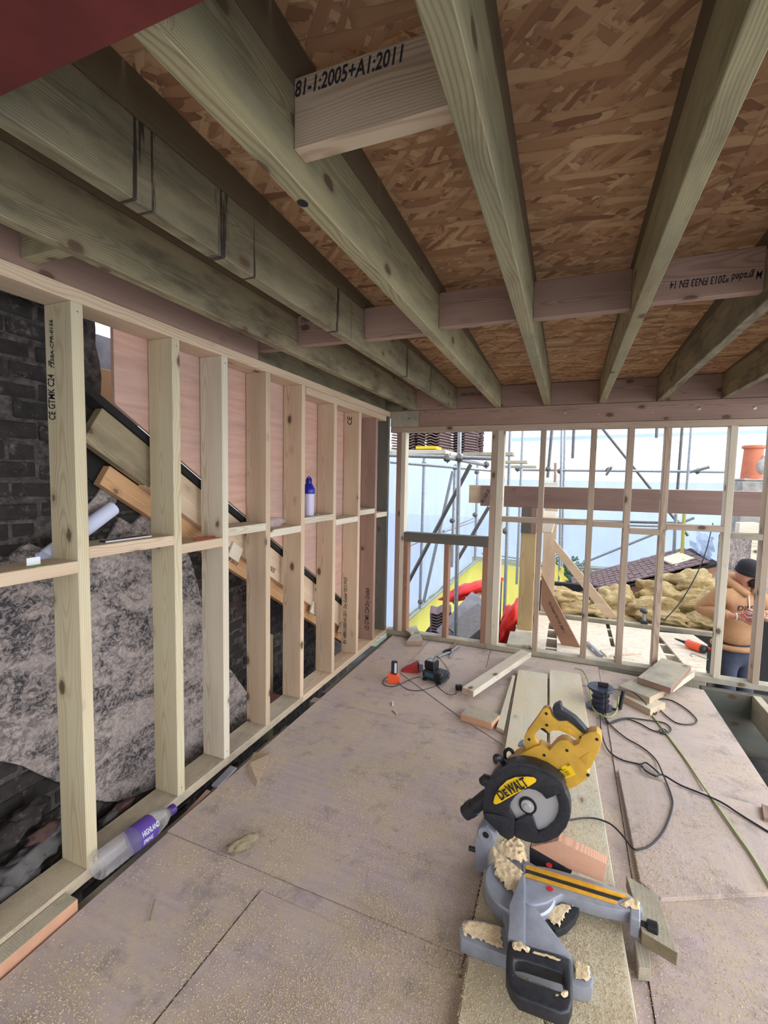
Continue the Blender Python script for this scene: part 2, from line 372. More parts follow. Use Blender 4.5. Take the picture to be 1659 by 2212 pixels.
def text(name, body, size, mat, parent, matrix, align='LEFT', depth=.0004, shear=.15, spacing=1.0, xs=1.0):
    cu = bpy.data.curves.new(name, 'FONT'); cu.body = body; cu.size = size; cu.extrude = depth; cu.align_x = align; cu.align_y = 'CENTER'; cu.shear = shear; cu.offset = size*.012; cu.space_character = spacing; cu.resolution_u = 3
    tmp = bpy.data.objects.new(name, cu); COL.objects.link(tmp)
    bpy.context.view_layer.update()
    me = bpy.data.meshes.new_from_object(tmp.evaluated_get(bpy.context.evaluated_depsgraph_get()))
    bpy.data.objects.remove(tmp, do_unlink=True)
    me.materials.clear(); me.materials.append(M[mat])
    o = link(bpy.data.objects.new(name, me), parent); o.matrix_basis = matrix @ Matrix.Diagonal((xs, 1, 1, 1)); return o
def mat3(o, x, y):
    """matrix with origin o, local x and y axes"""
    x = Vector(x).normalized(); y = Vector(y); y = (y-x*y.dot(x)).normalized(); z = x.cross(y); o = Vector(o)
    return Matrix(((x.x, y.x, z.x, o.x), (x.y, y.y, z.y, o.y), (x.z, y.z, z.z, o.z), (0, 0, 0, 1)))
# ================================================================== LEFT WALL
YF = 4.36; SD = .148; SW = .045
wl = empty('wall_left', kind='structure', label='open timber stud wall along the left side')
bx('bottom_plate', (-SD, .2, .003), (0, 2.74, .05), 'sill_dusty', wl); bx('bottom_plate', (-SD, 2.742, .003), (0, YF+.1, .05), 'pine_tan', wl)
bx('top_plate', (-SD, .2, 2.225), (0, YF+.1, 2.275), 'pine_tan', wl)
bx('top_plate', (-SD, 2.76, 2.172), (0, 4.25, 2.223), 'pine_tan', wl)
ys = [.80, 1.2022, 1.6562, 1.9792, 2.3543, 2.7502, 3.2137, 3.6668, 4.040]
studs = []
for i, y in enumerate(ys):
    top = 2.225 if i < 6 else 2.172
    studs.append(bx('stud', (-SD, y-SW, .05), (0, y, top), ['pine_fresh', 'pine_fresh', 'pine_fresh', 'pine_pale', 'pine_tan', 'pine_tan', 'pine_tan', 'pine_tan', 'pine_brown'][i], wl))
bx('corner_stud', (-SD, YF-.045, .05), (-.002, YF, 2.225), 'post_green', wl)
for i in range(len(ys)):
    y0 = ys[i]; y1 = (ys[i+1]-SW) if i+1 < len(ys) else YF-.045
    lo = 1.232 if i % 2 == 0 else 1.28
    bx('noggin', (-SD, y0, lo), (0, y1, lo+.046), 'pine_tan' if i < 3 else 'pine_pale', wl)
# rim joists over the plate
bx('rim_joist', (-.055, .2, 2.277), (-.006, 2.243, 2.475), 'pine_brown', wl)
bx('rim_joist', (-.10, 2.245, 2.277), (-.052, YF+.1, 2.475), 'joist_stained', wl)
# cheek sheathing: pink plywood sheets above the roof slope (bottom edge cut to the pitch)
def slope(y): return 1.891-.628*(y-1.397)
for y0, y1 in ((1.44, 1.735), (1.738, 2.958), (2.961, 4.43)):
    b0, b1 = slope(y0)+.045, slope(y1)+.045
    prism('sheathing_panel', [(y0, b0), (y1, b1), (y1, 2.27), (y0, 2.27)], .018, 'ply_cheek', wl, mat3((-SD-.021, 0, 0), (0, 1, 0), (0, 0, 1)))
# ================================================================== FAR WALL
wf = empty('wall_far', kind='structure', label='open timber stud wall across the far end')
FD = .095
def fb(name, x0, x1, z0, z1, mat, y0=YF, y1=None, **k): return bx(name, (x0, y0, z0), (x1, y1 if y1 else YF+FD, z1), mat, wf, **k)
fb('bottom_plate', .003, 1.02, .003, .05, 'grey_timber'); fb('bottom_plate', 1.022, 3.6, .003, .05, 'grey_timber')
fb('top_plate', .003, 3.6, 2.07, 2.122, 'pine_shaded')
fb('head_beam', .30, 3.6, 2.124, 2.278, 'pine_brown', y0=YF-.01); fb('head_beam', .003, .298, 2.124, 2.278, 'grey_timber', y0=YF-.01)
for x0, x1, m in ((.073, .119, 'pine_brown'), (.121, .168, 'pine_pale'), (1.010, 1.063, 'pine_shaded'), (1.065, 1.128, 'pine_pale'), (1.439, 1.485, 'pine_shaded'), (1.852, 1.898, 'pine_shaded'), (2.135, 2.183, 'pine_shaded'), (2.405, 2.450, 'pine_shaded'), (2.844, 2.892, 'pine_pale'), (3.10, 3.146, 'pine_shaded')):
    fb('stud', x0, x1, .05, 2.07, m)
fb('window_sill', .17, 1.008, .98, 1.075, 'post_green', y0=YF-.002)
for x0, x1 in ((.169, .214), (.589, .636), (.965, 1.009)): fb('cripple_stud', x0, x1, .05, .98, 'cripple_red')
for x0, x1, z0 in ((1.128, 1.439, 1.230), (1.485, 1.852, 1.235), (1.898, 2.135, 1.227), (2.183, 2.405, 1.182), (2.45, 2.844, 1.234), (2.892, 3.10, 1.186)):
    fb('noggin', x0, x1, z0, z0+.047, 'pine_shaded' if x0 < 2.8 else 'grey_timber')
# ================================================================== CEILING
ce = empty('ceiling', kind='structure', label='roof of treated joists under strand board sheets')
JX = [(.219, .268), (.618, .667), (1.033, 1.082), (1.455, 1.508), (1.895, 1.945), (2.325, 2.372), (2.765, 2.812), (3.2, 3.248)]
def roof(y): return 2.475+.03*(4.46-y)
for i, (a, b) in enumerate(JX):
    y0 = .30 if i != 2 else .50
    m = ['joist_stained', 'joist_marked', 'joist_green', 'joist_green', 'joist_green', 'joist_stained', 'joist_stained', 'joist_stained'][i]
    bx('joist', (a, y0, 2.28), (b, YF+.1, 2.475), m, ce)
    V = [(a, y0, 2.476), (b, y0, 2.476), (b, YF+.1, 2.476), (a, YF+.1, 2.476), (a, y0, roof(y0)), (b, y0, roof(y0)), (b, YF+.1, 2.479), (a, YF+.1, 2.479)]
    c = Vector(((a+b)/2, 2.4, 2.5)); f = Matrix(((0, -1, 0, c.x), (1, 0, 0, c.y), (0, 0, 1, c.z), (0, 0, 0, 1)))
    mobj('firring', [f.inverted() @ Vector(v) for v in V], [(0, 1, 2, 3), (4, 5, 6, 7), (0, 1, 5, 4), (1, 2, 6, 5), (2, 3, 7, 6), (3, 0, 4, 7)], 'firring_dark', ce, matrix=f)
for i in range(len(JX)-1):
    y = [2.225, 2.235, 2.17, 2.185, 2.14, 2.14, 2.14][i]
    bx('noggin', (JX[i][1], y, 2.326), (JX[i+1][0], y+.047, 2.487), 'pine_brown', ce)
bx('noggin', (-.052, 2.247, 2.326), (.219, 2.292, 2.474), 'pine_brown', ce)
bx('noggin', (-.006, 1.0, 2.30), (.219, 1.047, 2.47), 'joist_green', ce)
nn = bx('noggin', (1.082, .93, 2.338), (1.455, .978, 2.49), 'pine_tan', ce)
for i in range(len(JX)-1):
    bx('end_blocking', (JX[i][1], YF-.005, 2.281), (JX[i+1][0], YF+.04, 2.4745), 'pine_brown', ce)
bx('end_blocking', (-.05, YF-.005, 2.281), (.219, YF+.04, 2.4745), 'joist_stained', ce)
lathe('knot_hole', [(0, .0), (.011, .0), (.013, .0012)], 'black_void', ce, 14, Matrix.Translation((1.050, 1.02, 2.2795)) @ Matrix.Diagonal((1, 1.25, -1, 1)))
lump('joist_knot', (1.0815, .575, 2.315), (.004, .018, .024), 'rafter_old', 2, .1, 0, ce, sub=2)
# strand board sheets, pitched on the firrings
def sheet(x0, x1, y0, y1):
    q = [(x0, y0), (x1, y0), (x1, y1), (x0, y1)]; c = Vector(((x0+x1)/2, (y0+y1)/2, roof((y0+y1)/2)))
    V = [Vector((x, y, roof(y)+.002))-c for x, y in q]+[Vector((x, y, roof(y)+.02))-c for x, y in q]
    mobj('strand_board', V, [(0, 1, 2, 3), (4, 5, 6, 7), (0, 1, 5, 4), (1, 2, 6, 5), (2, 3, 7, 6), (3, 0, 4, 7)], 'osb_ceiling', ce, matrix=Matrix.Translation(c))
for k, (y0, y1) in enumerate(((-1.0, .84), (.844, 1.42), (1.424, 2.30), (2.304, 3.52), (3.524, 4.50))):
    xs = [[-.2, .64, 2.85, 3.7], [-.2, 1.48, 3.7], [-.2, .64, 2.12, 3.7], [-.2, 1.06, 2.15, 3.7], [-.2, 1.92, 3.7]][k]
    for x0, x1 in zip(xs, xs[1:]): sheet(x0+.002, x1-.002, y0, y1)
# ================================================================== FLOOR
fl = empty('floor', kind='structure', label='dusty pink plywood floor')
def ply(pts, z=0, mat='ply_floor', t=.018, nm='plywood_sheet'):
    c = sum((Vector((p[0], p[1], 0)) for p in pts), Vector())/len(pts)
    return prism(nm, [(p[0]-c.x, p[1]-c.y) for p in pts], t, mat, fl, Matrix.Translation((c.x, c.y, z-t)), ch=.0015)
# sheets laid out from the joints seen in the photograph
ply([(.075, 1.476), (1.43, 1.458), (1.43, 2.77), (.077, 2.845)]); ply([(.077, 2.848), (1.40, 2.773), (1.07, 3.0), (.46, 3.50), (.47, 4.35), (.077, 4.35)])
ply([(.09, .3), (.60, .3), (.640, 1.398), (1.43, 1.378), (1.43, 1.455), (.08, 1.473)], z=-.004)
ply([(.612, .3), (1.9, .3), (1.9, 1.372), (.648, 1.393)])
ply([(.463, 3.503), (1.073, 3.005), (1.40, 2.777), (1.36, 3.9), (1.10, 3.9), (1.065, 4.35), (.475, 4.35)], z=.004, mat='ply_pale')
ply([(1.103, 3.903), (2.0, 3.9), (2.0, 4.35), (1.07, 4.35)], z=0.0, mat='ply_pale')
ply([(1.435, 1.38), (2.0, 1.38), (2.0, 3.897), (1.363, 3.897), (1.433, 2.6)], z=-.006)
ply([(2.003, 2.73), (2.751, 2.62), (2.747, 4.2), (2.003, 4.30)], mat='ply_pale')
ply([(1.905, .3), (3.1, .3), (2.9, 1.6), (2.752, 2.615), (2.003, 2.725), (2.003, 1.375), (1.905, 1.375)])
FLZ = 0
# joists and trimmers under the sheets, seen in the gap along the plate and in the open bay on the right
bx('floor_joist', (.005, .2, -.25), (.07, 2.52, -.05), 'grey_timber', fl); bx('floor_joist', (.02, 2.98, -.22), (.068, 4.33, -.02), 'post_green', fl)
bx('trimmer', (.0, 2.83, -.12), (.6, 2.90, -.025), 'grey_timber', fl)
bx('trimmer', (2.755, 4.30, -.78), (3.6, 4.36, -.025), 'post_green', fl); bx('floor_joist', (2.70, .3, -.22), (2.748, 4.2, -.02), 'grey_timber', fl)
bx('floor_joist', (3.09, 2.0, -.22), (3.145, 4.298, -.02), 'grey_timber', fl)
bx('trimmer', (.003, 4.365, -.30), (2.7, 4.41, .001), 'grey_timber', fl)
for x in (.45, .85, 1.25, 1.65, 2.05, 2.45): bx('floor_joist', (x, .25, -.24), (x+.047, 4.35, -.026), 'grey_timber', fl)
plain('unseen_wall_pale', lin(176, 164, 154), .9, noise=.2, scale=6); plain('rubble', lin(48, 45, 43), .95, noise=.6, scale=7)
gf = empty('floor_lower', kind='structure', label='dark rubble strewn lower floor seen through the open bay')
V = []; Fc = []; n = 40
from mathutils import noise as mn
for j in range(n+1):
    for i in range(n+1):
        x, y = -1.6+7.0*i/n, -.8+7.0*j/n
        h = mn.noise((x*3, y*3, 0))*.07+mn.noise((x*9, y*9, 4))*.03
        z = -.9+h*.4
        if 2.6 < x < 4.2 and 1.4 < y < 4.25: z = -.42+h
        V.append((x, y, z))
for j in range(n):
    for i in range(n): Fc.append((j*(n+1)+i, j*(n+1)+i+1, (j+1)*(n+1)+i+1, (j+1)*(n+1)+i))
mobj('ground', V, Fc, 'rubble', gf)
bk_ = bx('wall_back_unseen', (-.5, -2.92, -.9), (4.2, -2.80, 2.75), 'unseen_wall_pale'); tag(bk_, 'unseen house wall behind the viewpoint, pale to bounce light', kind='structure')  # unseen wall, added pale so daylight bounces back into the room
# ================================================================== MASONRY BEHIND THE LEFT WALL
def masonry_mat():
    t = NT('soot_brick')
    n1 = t.noise(t.coord(kind='Object', rnd=5), 14, 6, .65); oi = t.n('ShaderNodeObjectInfo')
    c = t.mix(t.ramp(n1, ((.3, 0), (.75, 1))), lin(26, 23, 23), lin(56, 49, 47))
    c = t.mix(t.math('MULTIPLY', t.ramp(oi.outputs['Random'], ((.80, 0), (.99, 1))), .4), c, lin(80, 54, 46))
    c = t.mix(t.ramp(t.noise(t.coord(rnd=31), 15, 8, .8), ((.56, 0), (.70, .8))), c, lin(128, 119, 114))
    t.bump(n1, .7, .01); M['soot_brick'] = t.done(c, .95)
    t = NT('mortar'); n1 = t.noise(t.coord(), 26, 7, .7)
    t.bump(n1, .8, .01); M['mortar'] = t.done(t.mix(t.ramp(n1, ((.36, 0), (.64, 1))), lin(34, 31, 31), lin(96, 88, 84)), .95)
    t = NT('old_plaster'); n1 = t.noise(t.coord((1, 1.6, .8)), 4.2, 9, .72, 1.2); n2 = t.noise(t.coord((1, 1, .7)), 34, 7, .78, 1.6)
    c = t.mix(t.ramp(n1, ((.42, 0), (.58, 1))), lin(54, 53, 58), lin(158, 147, 143))
    c = t.mix(t.ramp(n2, ((.47, 0), (.55, .8))), c, t.mix(t.ramp(n1, ((.30, 0), (.55, 1))), lin(128, 122, 124), lin(190, 175, 168)))
    t.bump(t.math('ADD', n1, t.math('MULTIPLY', n2, .6)), .9, .012); M['old_plaster'] = t.done(c, .95)
    t = NT('stone_rubble'); n1 = t.noise(t.coord(rnd=8), 9, 6, .65); t.bump(n1, .6, .01)
    M['cripple_stone'] = plain('cripple_stone', lin(84, 62, 58), .95, noise=.3, scale=14)
    M['stone_rubble'] = t.done(t.mix(n1, lin(56, 55, 57), lin(118, 115, 114)), .95)
masonry_mat()
wm = empty('wall_masonry', kind='structure', label='sooty old brick and plaster gable wall behind the left studs')
XW = -.30
def edge_y(z):
    P = [(-.9, 2.55), (-.1, 2.512), (.117, 2.488), (.546, 2.183), (.891, 2.073), (1.153, 1.971), (1.452, 1.731), (1.656, 1.543), (2.279, 1.49), (3.0, 1.47)]
    for (z0, y0), (z1, y1) in zip(P, P[1:]):
        if z0 <= z <= z1: return y0+(y1-y0)*(z-z0)/(z1-z0)
    return 1.47
pts = [(-.4, -.9)]+[(edge_y(z)-.02+random.uniform(-.012, .012), z) for z in np.arange(-.9, 2.75, .07)]+[(-.4, 2.7)]
prism('mortar_core', pts, .2, 'mortar', wm, mat3((XW-.205, 0, 0), (0, 1, 0), (0, 0, 1)))
plast = [(.30, .56), (.85, .55), (1.03, .50), (1.10, .44), (1.15, .38), (1.22, .30), (1.27, .25), (1.34, .19), (1.37, .12), (1.44, .06), (1.50, .02), (1.60, -.02), (1.72, -.05), (2.0, -.08), (2.50, -.12)]
plast += [(edge_y(z)+random.uniform(-.012, .012), z) for z in np.arange(-.1, 1.40, .06)]
plast += [(1.70, 1.42), (1.62, 1.36), (1.55, 1.40), (1.49, 1.30), (1.42, 1.27), (1.36, 1.16), (1.27, 1.20), (1.20, 1.30), (1.15, 1.33), (1.08, 1.28), (1.0, 1.31), (.90, 1.22), (.3, 1.28)]
prism('plaster_coat', plast, .02, 'old_plaster', wm, mat3((XW+.004, 0, 0), (0, 1, 0), (0, 0, 1)), ch=.004)
prism('plaster_coat', [(1.40, 1.36), (1.52, 1.44), (1.60, 1.56), (1.545, 1.64), (1.50, 1.58), (1.44, 1.50), (1.38, 1.44)], .012, 'old_plaster', wm, mat3((XW+.002, 0, 0), (0, 1, 0), (0, 0, 1)), ch=.003)
V, Fc = cham(.205, .06, .066, .006); bme = bpy.data.meshes.new('brick'); bme.from_pydata(V, [], Fc); bme.materials.append(M['soot_brick'])
def in_plaster(y, z): return .62 < z < 1.16 and y > .2 or (z <= .62 and z > -.1 and y > 1.42+(.3-z)*.3) or (z > .30 and z <= .62 and y > 1.34)
def bricks(x, y0, y1f, z0, z1, parent, tilt=0, ch=.078, skip=None, prob=1.0):
    k = 0; z = z0
    while z < z1:
        y = y0+(.11 if k % 2 else 0); ye = y1f(z)
        while y+.14 < ye:
            if not (skip and skip(y, z)) and random.random() < prob:
                o = bpy.data.objects.new('brick', bme); link(o, parent)
                o.matrix_basis = Matrix.Translation((x+random.uniform(-.014, .004), y+random.uniform(-.008, .008), z+tilt*(y-y0)+random.uniform(-.005, .005))) @ Matrix.Rotation(math.pi/2+random.uniform(-.04, .04), 4, 'Z') @ Matrix.Rotation(random.uniform(-.03, .03), 4, 'Y') @ Matrix.Diagonal((random.uniform(.9, 1.04), 1, random.uniform(.88, 1.06), 1))
            y += .218
        z += ch; k += 1
bricks(XW-.022, .78, lambda z: edge_y(z)+.03, -.34, 2.35, wm, skip=in_plaster)
wb = empty('wall_back_masonry', kind='structure', label='broken soot-black brickwork under the roof slope')
XB = -.62
prism('mortar_core', [(1.9, -.95), (4.7, -.95), (4.7, .2), (3.6, .42), (2.9, .85), (2.2, 1.25), (1.9, 1.3)], .1, 'mortar', wb, mat3((XB-.105, 0, 0), (0, 1, 0), (0, 0, 1)))
bricks(XB-.022, 2.1, lambda z: min(4.5, 4.2-max(0, z-.25)*1.7), -.45, 1.05, wb, tilt=.10, ch=.085, prob=.9)
for i, (px, py, r, m) in enumerate(((72, 1850, .075, 'stone_rubble'), (40, 1880, .07, 'stone_rubble'), (95, 1800, .05, 'cripple_stone'), (122, 1790, .045, 'stone_rubble'), (25, 1930, .08, 'stone_rubble'), (240, 1770, .05, 'stone_rubble'), (265, 1745, .045, 'cripple_stone'), (60, 1760, .06, 'soot_brick'), (20, 1800, .07, 'soot_brick'))):
    c = at(px, py, x=-.215); lump('rubble_stone', c, (r*.6, r*1.15, r*.8), m, i+2, .55, .5, wm, sub=3, freq=2.0)
# rafters, rising towards the camera, and the lower new timber under them
def raf(name, y0, y1, dz0, dz1, x0, x1, mat):
    """parallelogram length of rafter between slope offsets dz0 (top) and dz1 (bottom)"""
    a = Vector(((x0+x1)/2, y0, slope(y0)-(dz0+dz1)/2)); b = Vector(((x0+x1)/2, y1, slope(y1)-(dz0+dz1)/2))
    return timber(name, a, b, x1-x0, (dz1-dz0)*math.cos(math.atan(.628)), mat, rf, up=(0, 0, 1))
rf = empty('roof_rafters', kind='structure', label='sloping cut rafters behind the left stud wall')
raf('rafter', 1.36, 1.68, .0, .20, -.225, -.18, 'rafter_old'); raf('rafter', 1.66, 4.3, .0, .205, -.23, -.186, 'pine_tan')
raf('rafter', 1.45, 4.3, .20, .315, -.28, -.235, 'rafter_new')
raf('felt', 1.4, 4.3, .0, .30, -.30, -.286, 'black_void'); raf('membrane', 1.3, 4.3, -.045, -.004, -.26, -.17, 'black_void')
for y in (2.2, 3.15, 3.65): raf('packer', y, y+.09, .16, .27, -.186, -.170, 'pine_pale')
bx('prop', (-.5, 2.95, -.5), (-.45, 3.02, .35), 'rafter_old', rf); bx('strand_strip', (-.52, 1.40, 1.70), (-.50, 1.85, 2.13), 'osb_ceiling', rf); bx('strand_strip', (-.56, 1.40, 2.13), (-.53, 1.85, 2.30), 'slate_plain', rf)
bx('steel_lintel', (-.6, 2.52, -.06), (-.16, 2.80, -.01), 'steel_red', rf)
# ================================================================== RED STEEL BEAM overhead
sb = empty('steel_beam', (1.5, .42, 2.255), label='red-primed steel beam crossing overhead in the top left corner', cat='beam')
bx('bottom_flange', (-2.1, -.11, 0), (2.1, .118, .016), 'steel_red', sb, ch=.004); bx('web', (-2.1, -.012, .0165), (2.1, .012, .20), 'steel_red', sb); bx('top_flange', (-2.1, -.11, .2005), (2.1, .118, .216), 'steel_red', sb)
# ================================================================== OUTSIDE: deck, props, scaffold
def c1(x, y): return (820+x/3.814, 880+y/3.814)
def c2(x, y): return (1239+x/3.814, 880+y/3.814)
def vflat(name, px, y, t, mat, parent=None, ch=.002, **k):
    """outline seen in the photo, standing in the plane Y = y, t thick away from the camera"""
    P = [at(*p, y=y) for p in px]; c = sum(P, Vector())/len(P)
    return prism(name, [(p.x-c.x, p.z-c.z) for p in P], t, mat, parent, mat3((c.x, y, c.z), (1, 0, 0), (0, 0, 1)) @ Matrix.Translation((0, 0, -t)), ch=ch, **k)
def flat(name, px, z, t, mat, parent=None, ch=.002, **k):
    """outline seen in the photo, lying with its top face at height z, t thick"""
    P = [at(*p, z=z) for p in px]; c = sum(P, Vector())/len(P)
    d = max(((P[i]-P[i-1]) for i in range(len(P))), key=lambda v: v.length); a = math.atan2(d.y, d.x); R = Matrix.Rotation(-a, 3, 'Z')
    Q = [R @ (p-c) for p in P]
    return prism(name, [(q.x, q.y) for q in Q], t, mat, parent, Matrix.Translation((c.x, c.y, z-t)) @ Matrix.Rotation(a, 4, 'Z'), ch=ch, **k)
dk = empty('floor_deck', kind='structure', label='pale strand board deck beyond the far studs')
DZ = -.02
for q in ([(1.22, 4.47), (1.55, 4.47), (1.55, 5.86), (1.22, 5.86)], [(1.66, 4.47), (2.15, 4.47), (2.16, 5.80), (1.63, 5.80)], [(2.19, 4.47), (2.61, 4.47), (2.625, 5.80), (2.20, 5.80)], [(2.76, 4.47), (2.82, 4.47), (3.08, 5.50), (3.02, 5.80), (2.66, 5.75)]):
    c = sum((Vector((*p, 0)) for p in q), Vector())/4
    prism('strand_board', [(p[0]-c.x, p[1]-c.y) for p in q], .018, 'osb_deck', dk, Matrix.Translation((c.x, c.y, DZ-.018)), ch=.001)
for y in (4.75, 5.05, 5.35, 5.65): bx('deck_joist', (1.2, y, -.22), (2.9, y+.045, -.0385), 'pine_pale', dk)
bx('edge_lath', (1.15, 5.87, -.04), (3.3, 5.93, .01), 'grey_timber', dk)
plain('garden', lin(96, 104, 84), .95, noise=.4, scale=2)
gd = mobj('ground_outside', [(-40, 6.3, -3.2), (40, 6.3, -3.2), (40, 60, -3.2), (-40, 60, -3.2), (-40, -40, -3.2), (-2, -40, -3.2), (-2, 6.3, -3.2)], [(0, 1, 2, 3), (0, 4, 5, 6)], 'garden'); tag(gd, 'garden ground far below the deck', kind='structure')
# beam on props
pb = empty('prop_beam', tuple(at(1300, 1110, y=5.2)), label='heavy doubled timber beam held up on a post outside the studs', cat='beam')
def wrel(o, root):  # put a world-space object under a root that has only a location
    o.parent = root; o.matrix_basis = Matrix.Translation(-root.location) @ o.matrix_basis; return o
wrel(bx('beam_ply', (.78, 5.18, 1.325), (3.42, 5.228, 1.553), 'beam_shaded'), pb); wrel(bx('beam_ply', (.64, 5.229, 1.352), (3.42, 5.277, 1.556), 'pine_tan'), pb)
ps = empty('prop_post', (1.31, 5.2, DZ), label='broad pale timber post under the heavy beam', cat='post')
bx('post', (-.078, -.03, 0), (.078, .05, 1.07), 'post_pale', ps); bx('packer_block', (-.08, -.045, 1.0705), (.02, .06, 1.344), 'post_green', ps); bx('packer_block', (.021, -.04, 1.0705), (.078, .06, 1.344), 'pine_brown', ps)
P2 = at(1182, 1290, y=5.95)
p2 = empty('prop_post', (P2.x, 5.95, -.04), label='second pale post standing farther back, right of the broad post', cat='post')
bx('post', (-.075, 0, 0), (.075, .08, 1.35), 'pine_tan', p2)
tag(vflat('raking_brace', [(1169.5, 1238), (1254, 1400), (1217, 1401), (1169, 1305)], 4.85, .045, 'cripple_red'), 'raking timber brace with black stamp, nearest behind the studs', 'brace')
tag(vflat('raking_brace', [(1197, 1165), (1333, 1332), (1311, 1338), (1197, 1190)], 5.80, .045, 'pine_tan'), 'thin raking timber brace running down to the deck edge', 'brace')
tag(timber('board', at(1190, 1105, y=5.5), at(1176, 1150, y=5.3), .16, .02, 'pine_pale'), 'short pale board leaning by the head of the broad post', 'board')
# ---- scaffold
plain('tube_dark', lin(96, 92, 92), .5, .4, noise=.2, scale=20); plain('band_yellow', lin(170, 164, 80), .5)
sc = empty('scaffold', tuple(at(990, 1360, y=5.35)), label='galvanised tube scaffold standing outside the far wall', cat='scaffold')
def st(name, a, b, mat='galv', r=.0242):
    a, b = Vector(a), Vector(b); c = (a+b)/2
    V, Fc = tube_geo([a-c, b-c], r, 10, True); o = autosmooth(mobj(name, V, Fc, mat), 50); o.matrix_basis = Matrix.Translation(c); return wrel(o, sc)
def clamp_(p, mat='tube_dark'):
    p = Vector(p); V, Fc = tube_geo([(-.04, 0, 0), (-.02, 0, 0), (.02, 0, 0), (.04, 0, 0)], [.026, .042, .042, .026], 8); o = mobj('coupler', V, Fc, mat); o.matrix_basis = Matrix.Translation(p) @ Matrix.Rotation(random.uniform(-.6, .6), 4, 'Z'); wrel(o, sc)
    V, Fc = tube_geo([(.0, .02, -.055), (0, .02, .055)], .009, 6); o = mobj('bolt', V, Fc, 'tube_dark'); o.matrix_basis = Matrix.Translation(p); wrel(o, sc)
def tp(name, pa, ya, pb_, yb, mat='galv', ext=0, r=.0242):
    a, b = at(*pa, y=ya), at(*pb_, y=yb); d = (b-a).normalized(); return st(name, a-d*ext, b+d*ext, mat, r)
tp('standard', (993, 930), 5.35, (984, 1366), 5.35, ext=.5); tp('ledger', (840, 983), 5.35, (1062, 990.5), 5.35, ext=.02)
tp('brace', (1000, 1035), 5.55, (890, 1242), 5.55, 'tube_dark', ext=.2); tp('transom', (966, 988), 5.05, (1050, 1005), 6.6)
tp('standard', (916, 1000), 7.3, (907, 1303), 7.3, ext=.1); tp('standard', (983, 1010), 7.4, (976, 1225), 7.4); tp('raker', (978, 1018), 6.9, (915, 1300), 6.9)
tp('ledger', (843, 998), 6.6, (1060, 1016), 7.6); tp('brace', (1056, 1095), 6.4, (985, 1215), 6.4, 'tube_dark'); tp('ledger', (880, 1180), 7.6, (1030, 1115), 11.0); tp('ledger', (958, 1148), 7.6, (1034, 1122), 11.5)
tp('standard', (1032, 1000), 8.6, (1026, 1210), 8.6); tp('standard', (1103, 920), 7.0, (1089, 1340), 7.0, ext=.4); tp('standard', (1130, 920), 8.6, (1118, 1215), 8.6, ext=.4)
tp('standard', (1214, 920), 9.0, (1207, 1320), 9.0, ext=.5); tp('standard', (1221, 920), 9.4, (1213, 1240), 9.4, ext=.5)
tp('hanging_tube', (1193, 920), 8.0, (1183, 1032), 8.0, 'tube_dark'); tp('hanging_tube', (1240, 920), 8.4, (1237, 990), 8.4, 'tube_dark')
tp('ledger', (1130, 1015), 9.2, (1555, 1019), 9.2, ext=.1); tp('ledger', (1195, 1123), 9.6, (1460, 1130), 9.6, 'tube_dark'); tp('ledger', (1195, 1130), 9.2, (1460, 1137), 9.2)
tp('brace', (1297, 920), 9.8, (1463, 1128), 9.8, 'tube_dark', ext=.3); tp('brace', (1238, 1225), 10.5, (1500, 1118), 9.6)
tp('standard', (1474, 920), 9.4, (1464, 1052), 9.4, 'tube_dark', ext=.4); tp('standard', (1494, 920), 9.0, (1484, 1052), 9.0, ext=.4); tp('hanging_tube', (1419, 920), 8.8, (1418, 946), 8.8, 'tube_dark')
tp('standard', (1460, 1110), 8.1, (1455, 1205), 8.1); tp('standard', (1478, 1110), 7.9, (1472, 1217), 7.9, 'band_yellow'); tp('ledger', (1250, 1226), 9.6, (1380, 1234), 8.6); tp('ledger', (1040, 1195), 12.5, (1165, 1212), 12.5)
tp('short_tube', (1310, 1025), 9.1, (1322, 1007), 8.7); tp('short_tube', (1490, 1020), 9.1, (1535, 1008), 8.7); tp('standard', (1200, 1000), 8.9, (1199, 1042), 8.9, 'pine_brown')
for p, y in (((966, 990), 5.3), ((992, 990), 5.3), ((1050, 1004), 6.5), ((916, 1003), 7.3), ((983, 1010), 7.4), ((1030, 1020), 8.6), ((1118, 1013), 8.4), ((1184, 1013), 8.0), ((1209, 1018), 9.1), ((1314, 1015), 9.1), ((1507, 1018), 9.1), ((1026, 1112), 8.5), ((1091, 1147), 7.0), ((908, 1300), 7.3), ((1462, 1128), 9.3), ((977, 1125), 7.4), ((983, 1300), 7.4)): clamp_(at(*p, y=y))
def sboard(pa, pb_, y, d, mat):
    a, b = at(*pa, y=y), at(*pb_, y=y); o = bx('scaffold_board', (a.x, y, b.z), (b.x, y+d, a.z), mat); return wrel(o, sc)
sboard((838, 972), (962, 980.5), 5.42, .9, 'pine_pale'); sboard((1000, 977), (1108, 984), 6.0, .22, 'grey_timber'); sboard((1085, 994.5), (1138, 1001), 6.6, .22, 'grey_timber'); sboard((1085, 1005), (1158, 1011), 7.4, .22, 'grey_timber'); sboard((1176, 1041.5), (1205, 1049), 6.3, .06, 'pine_pale')
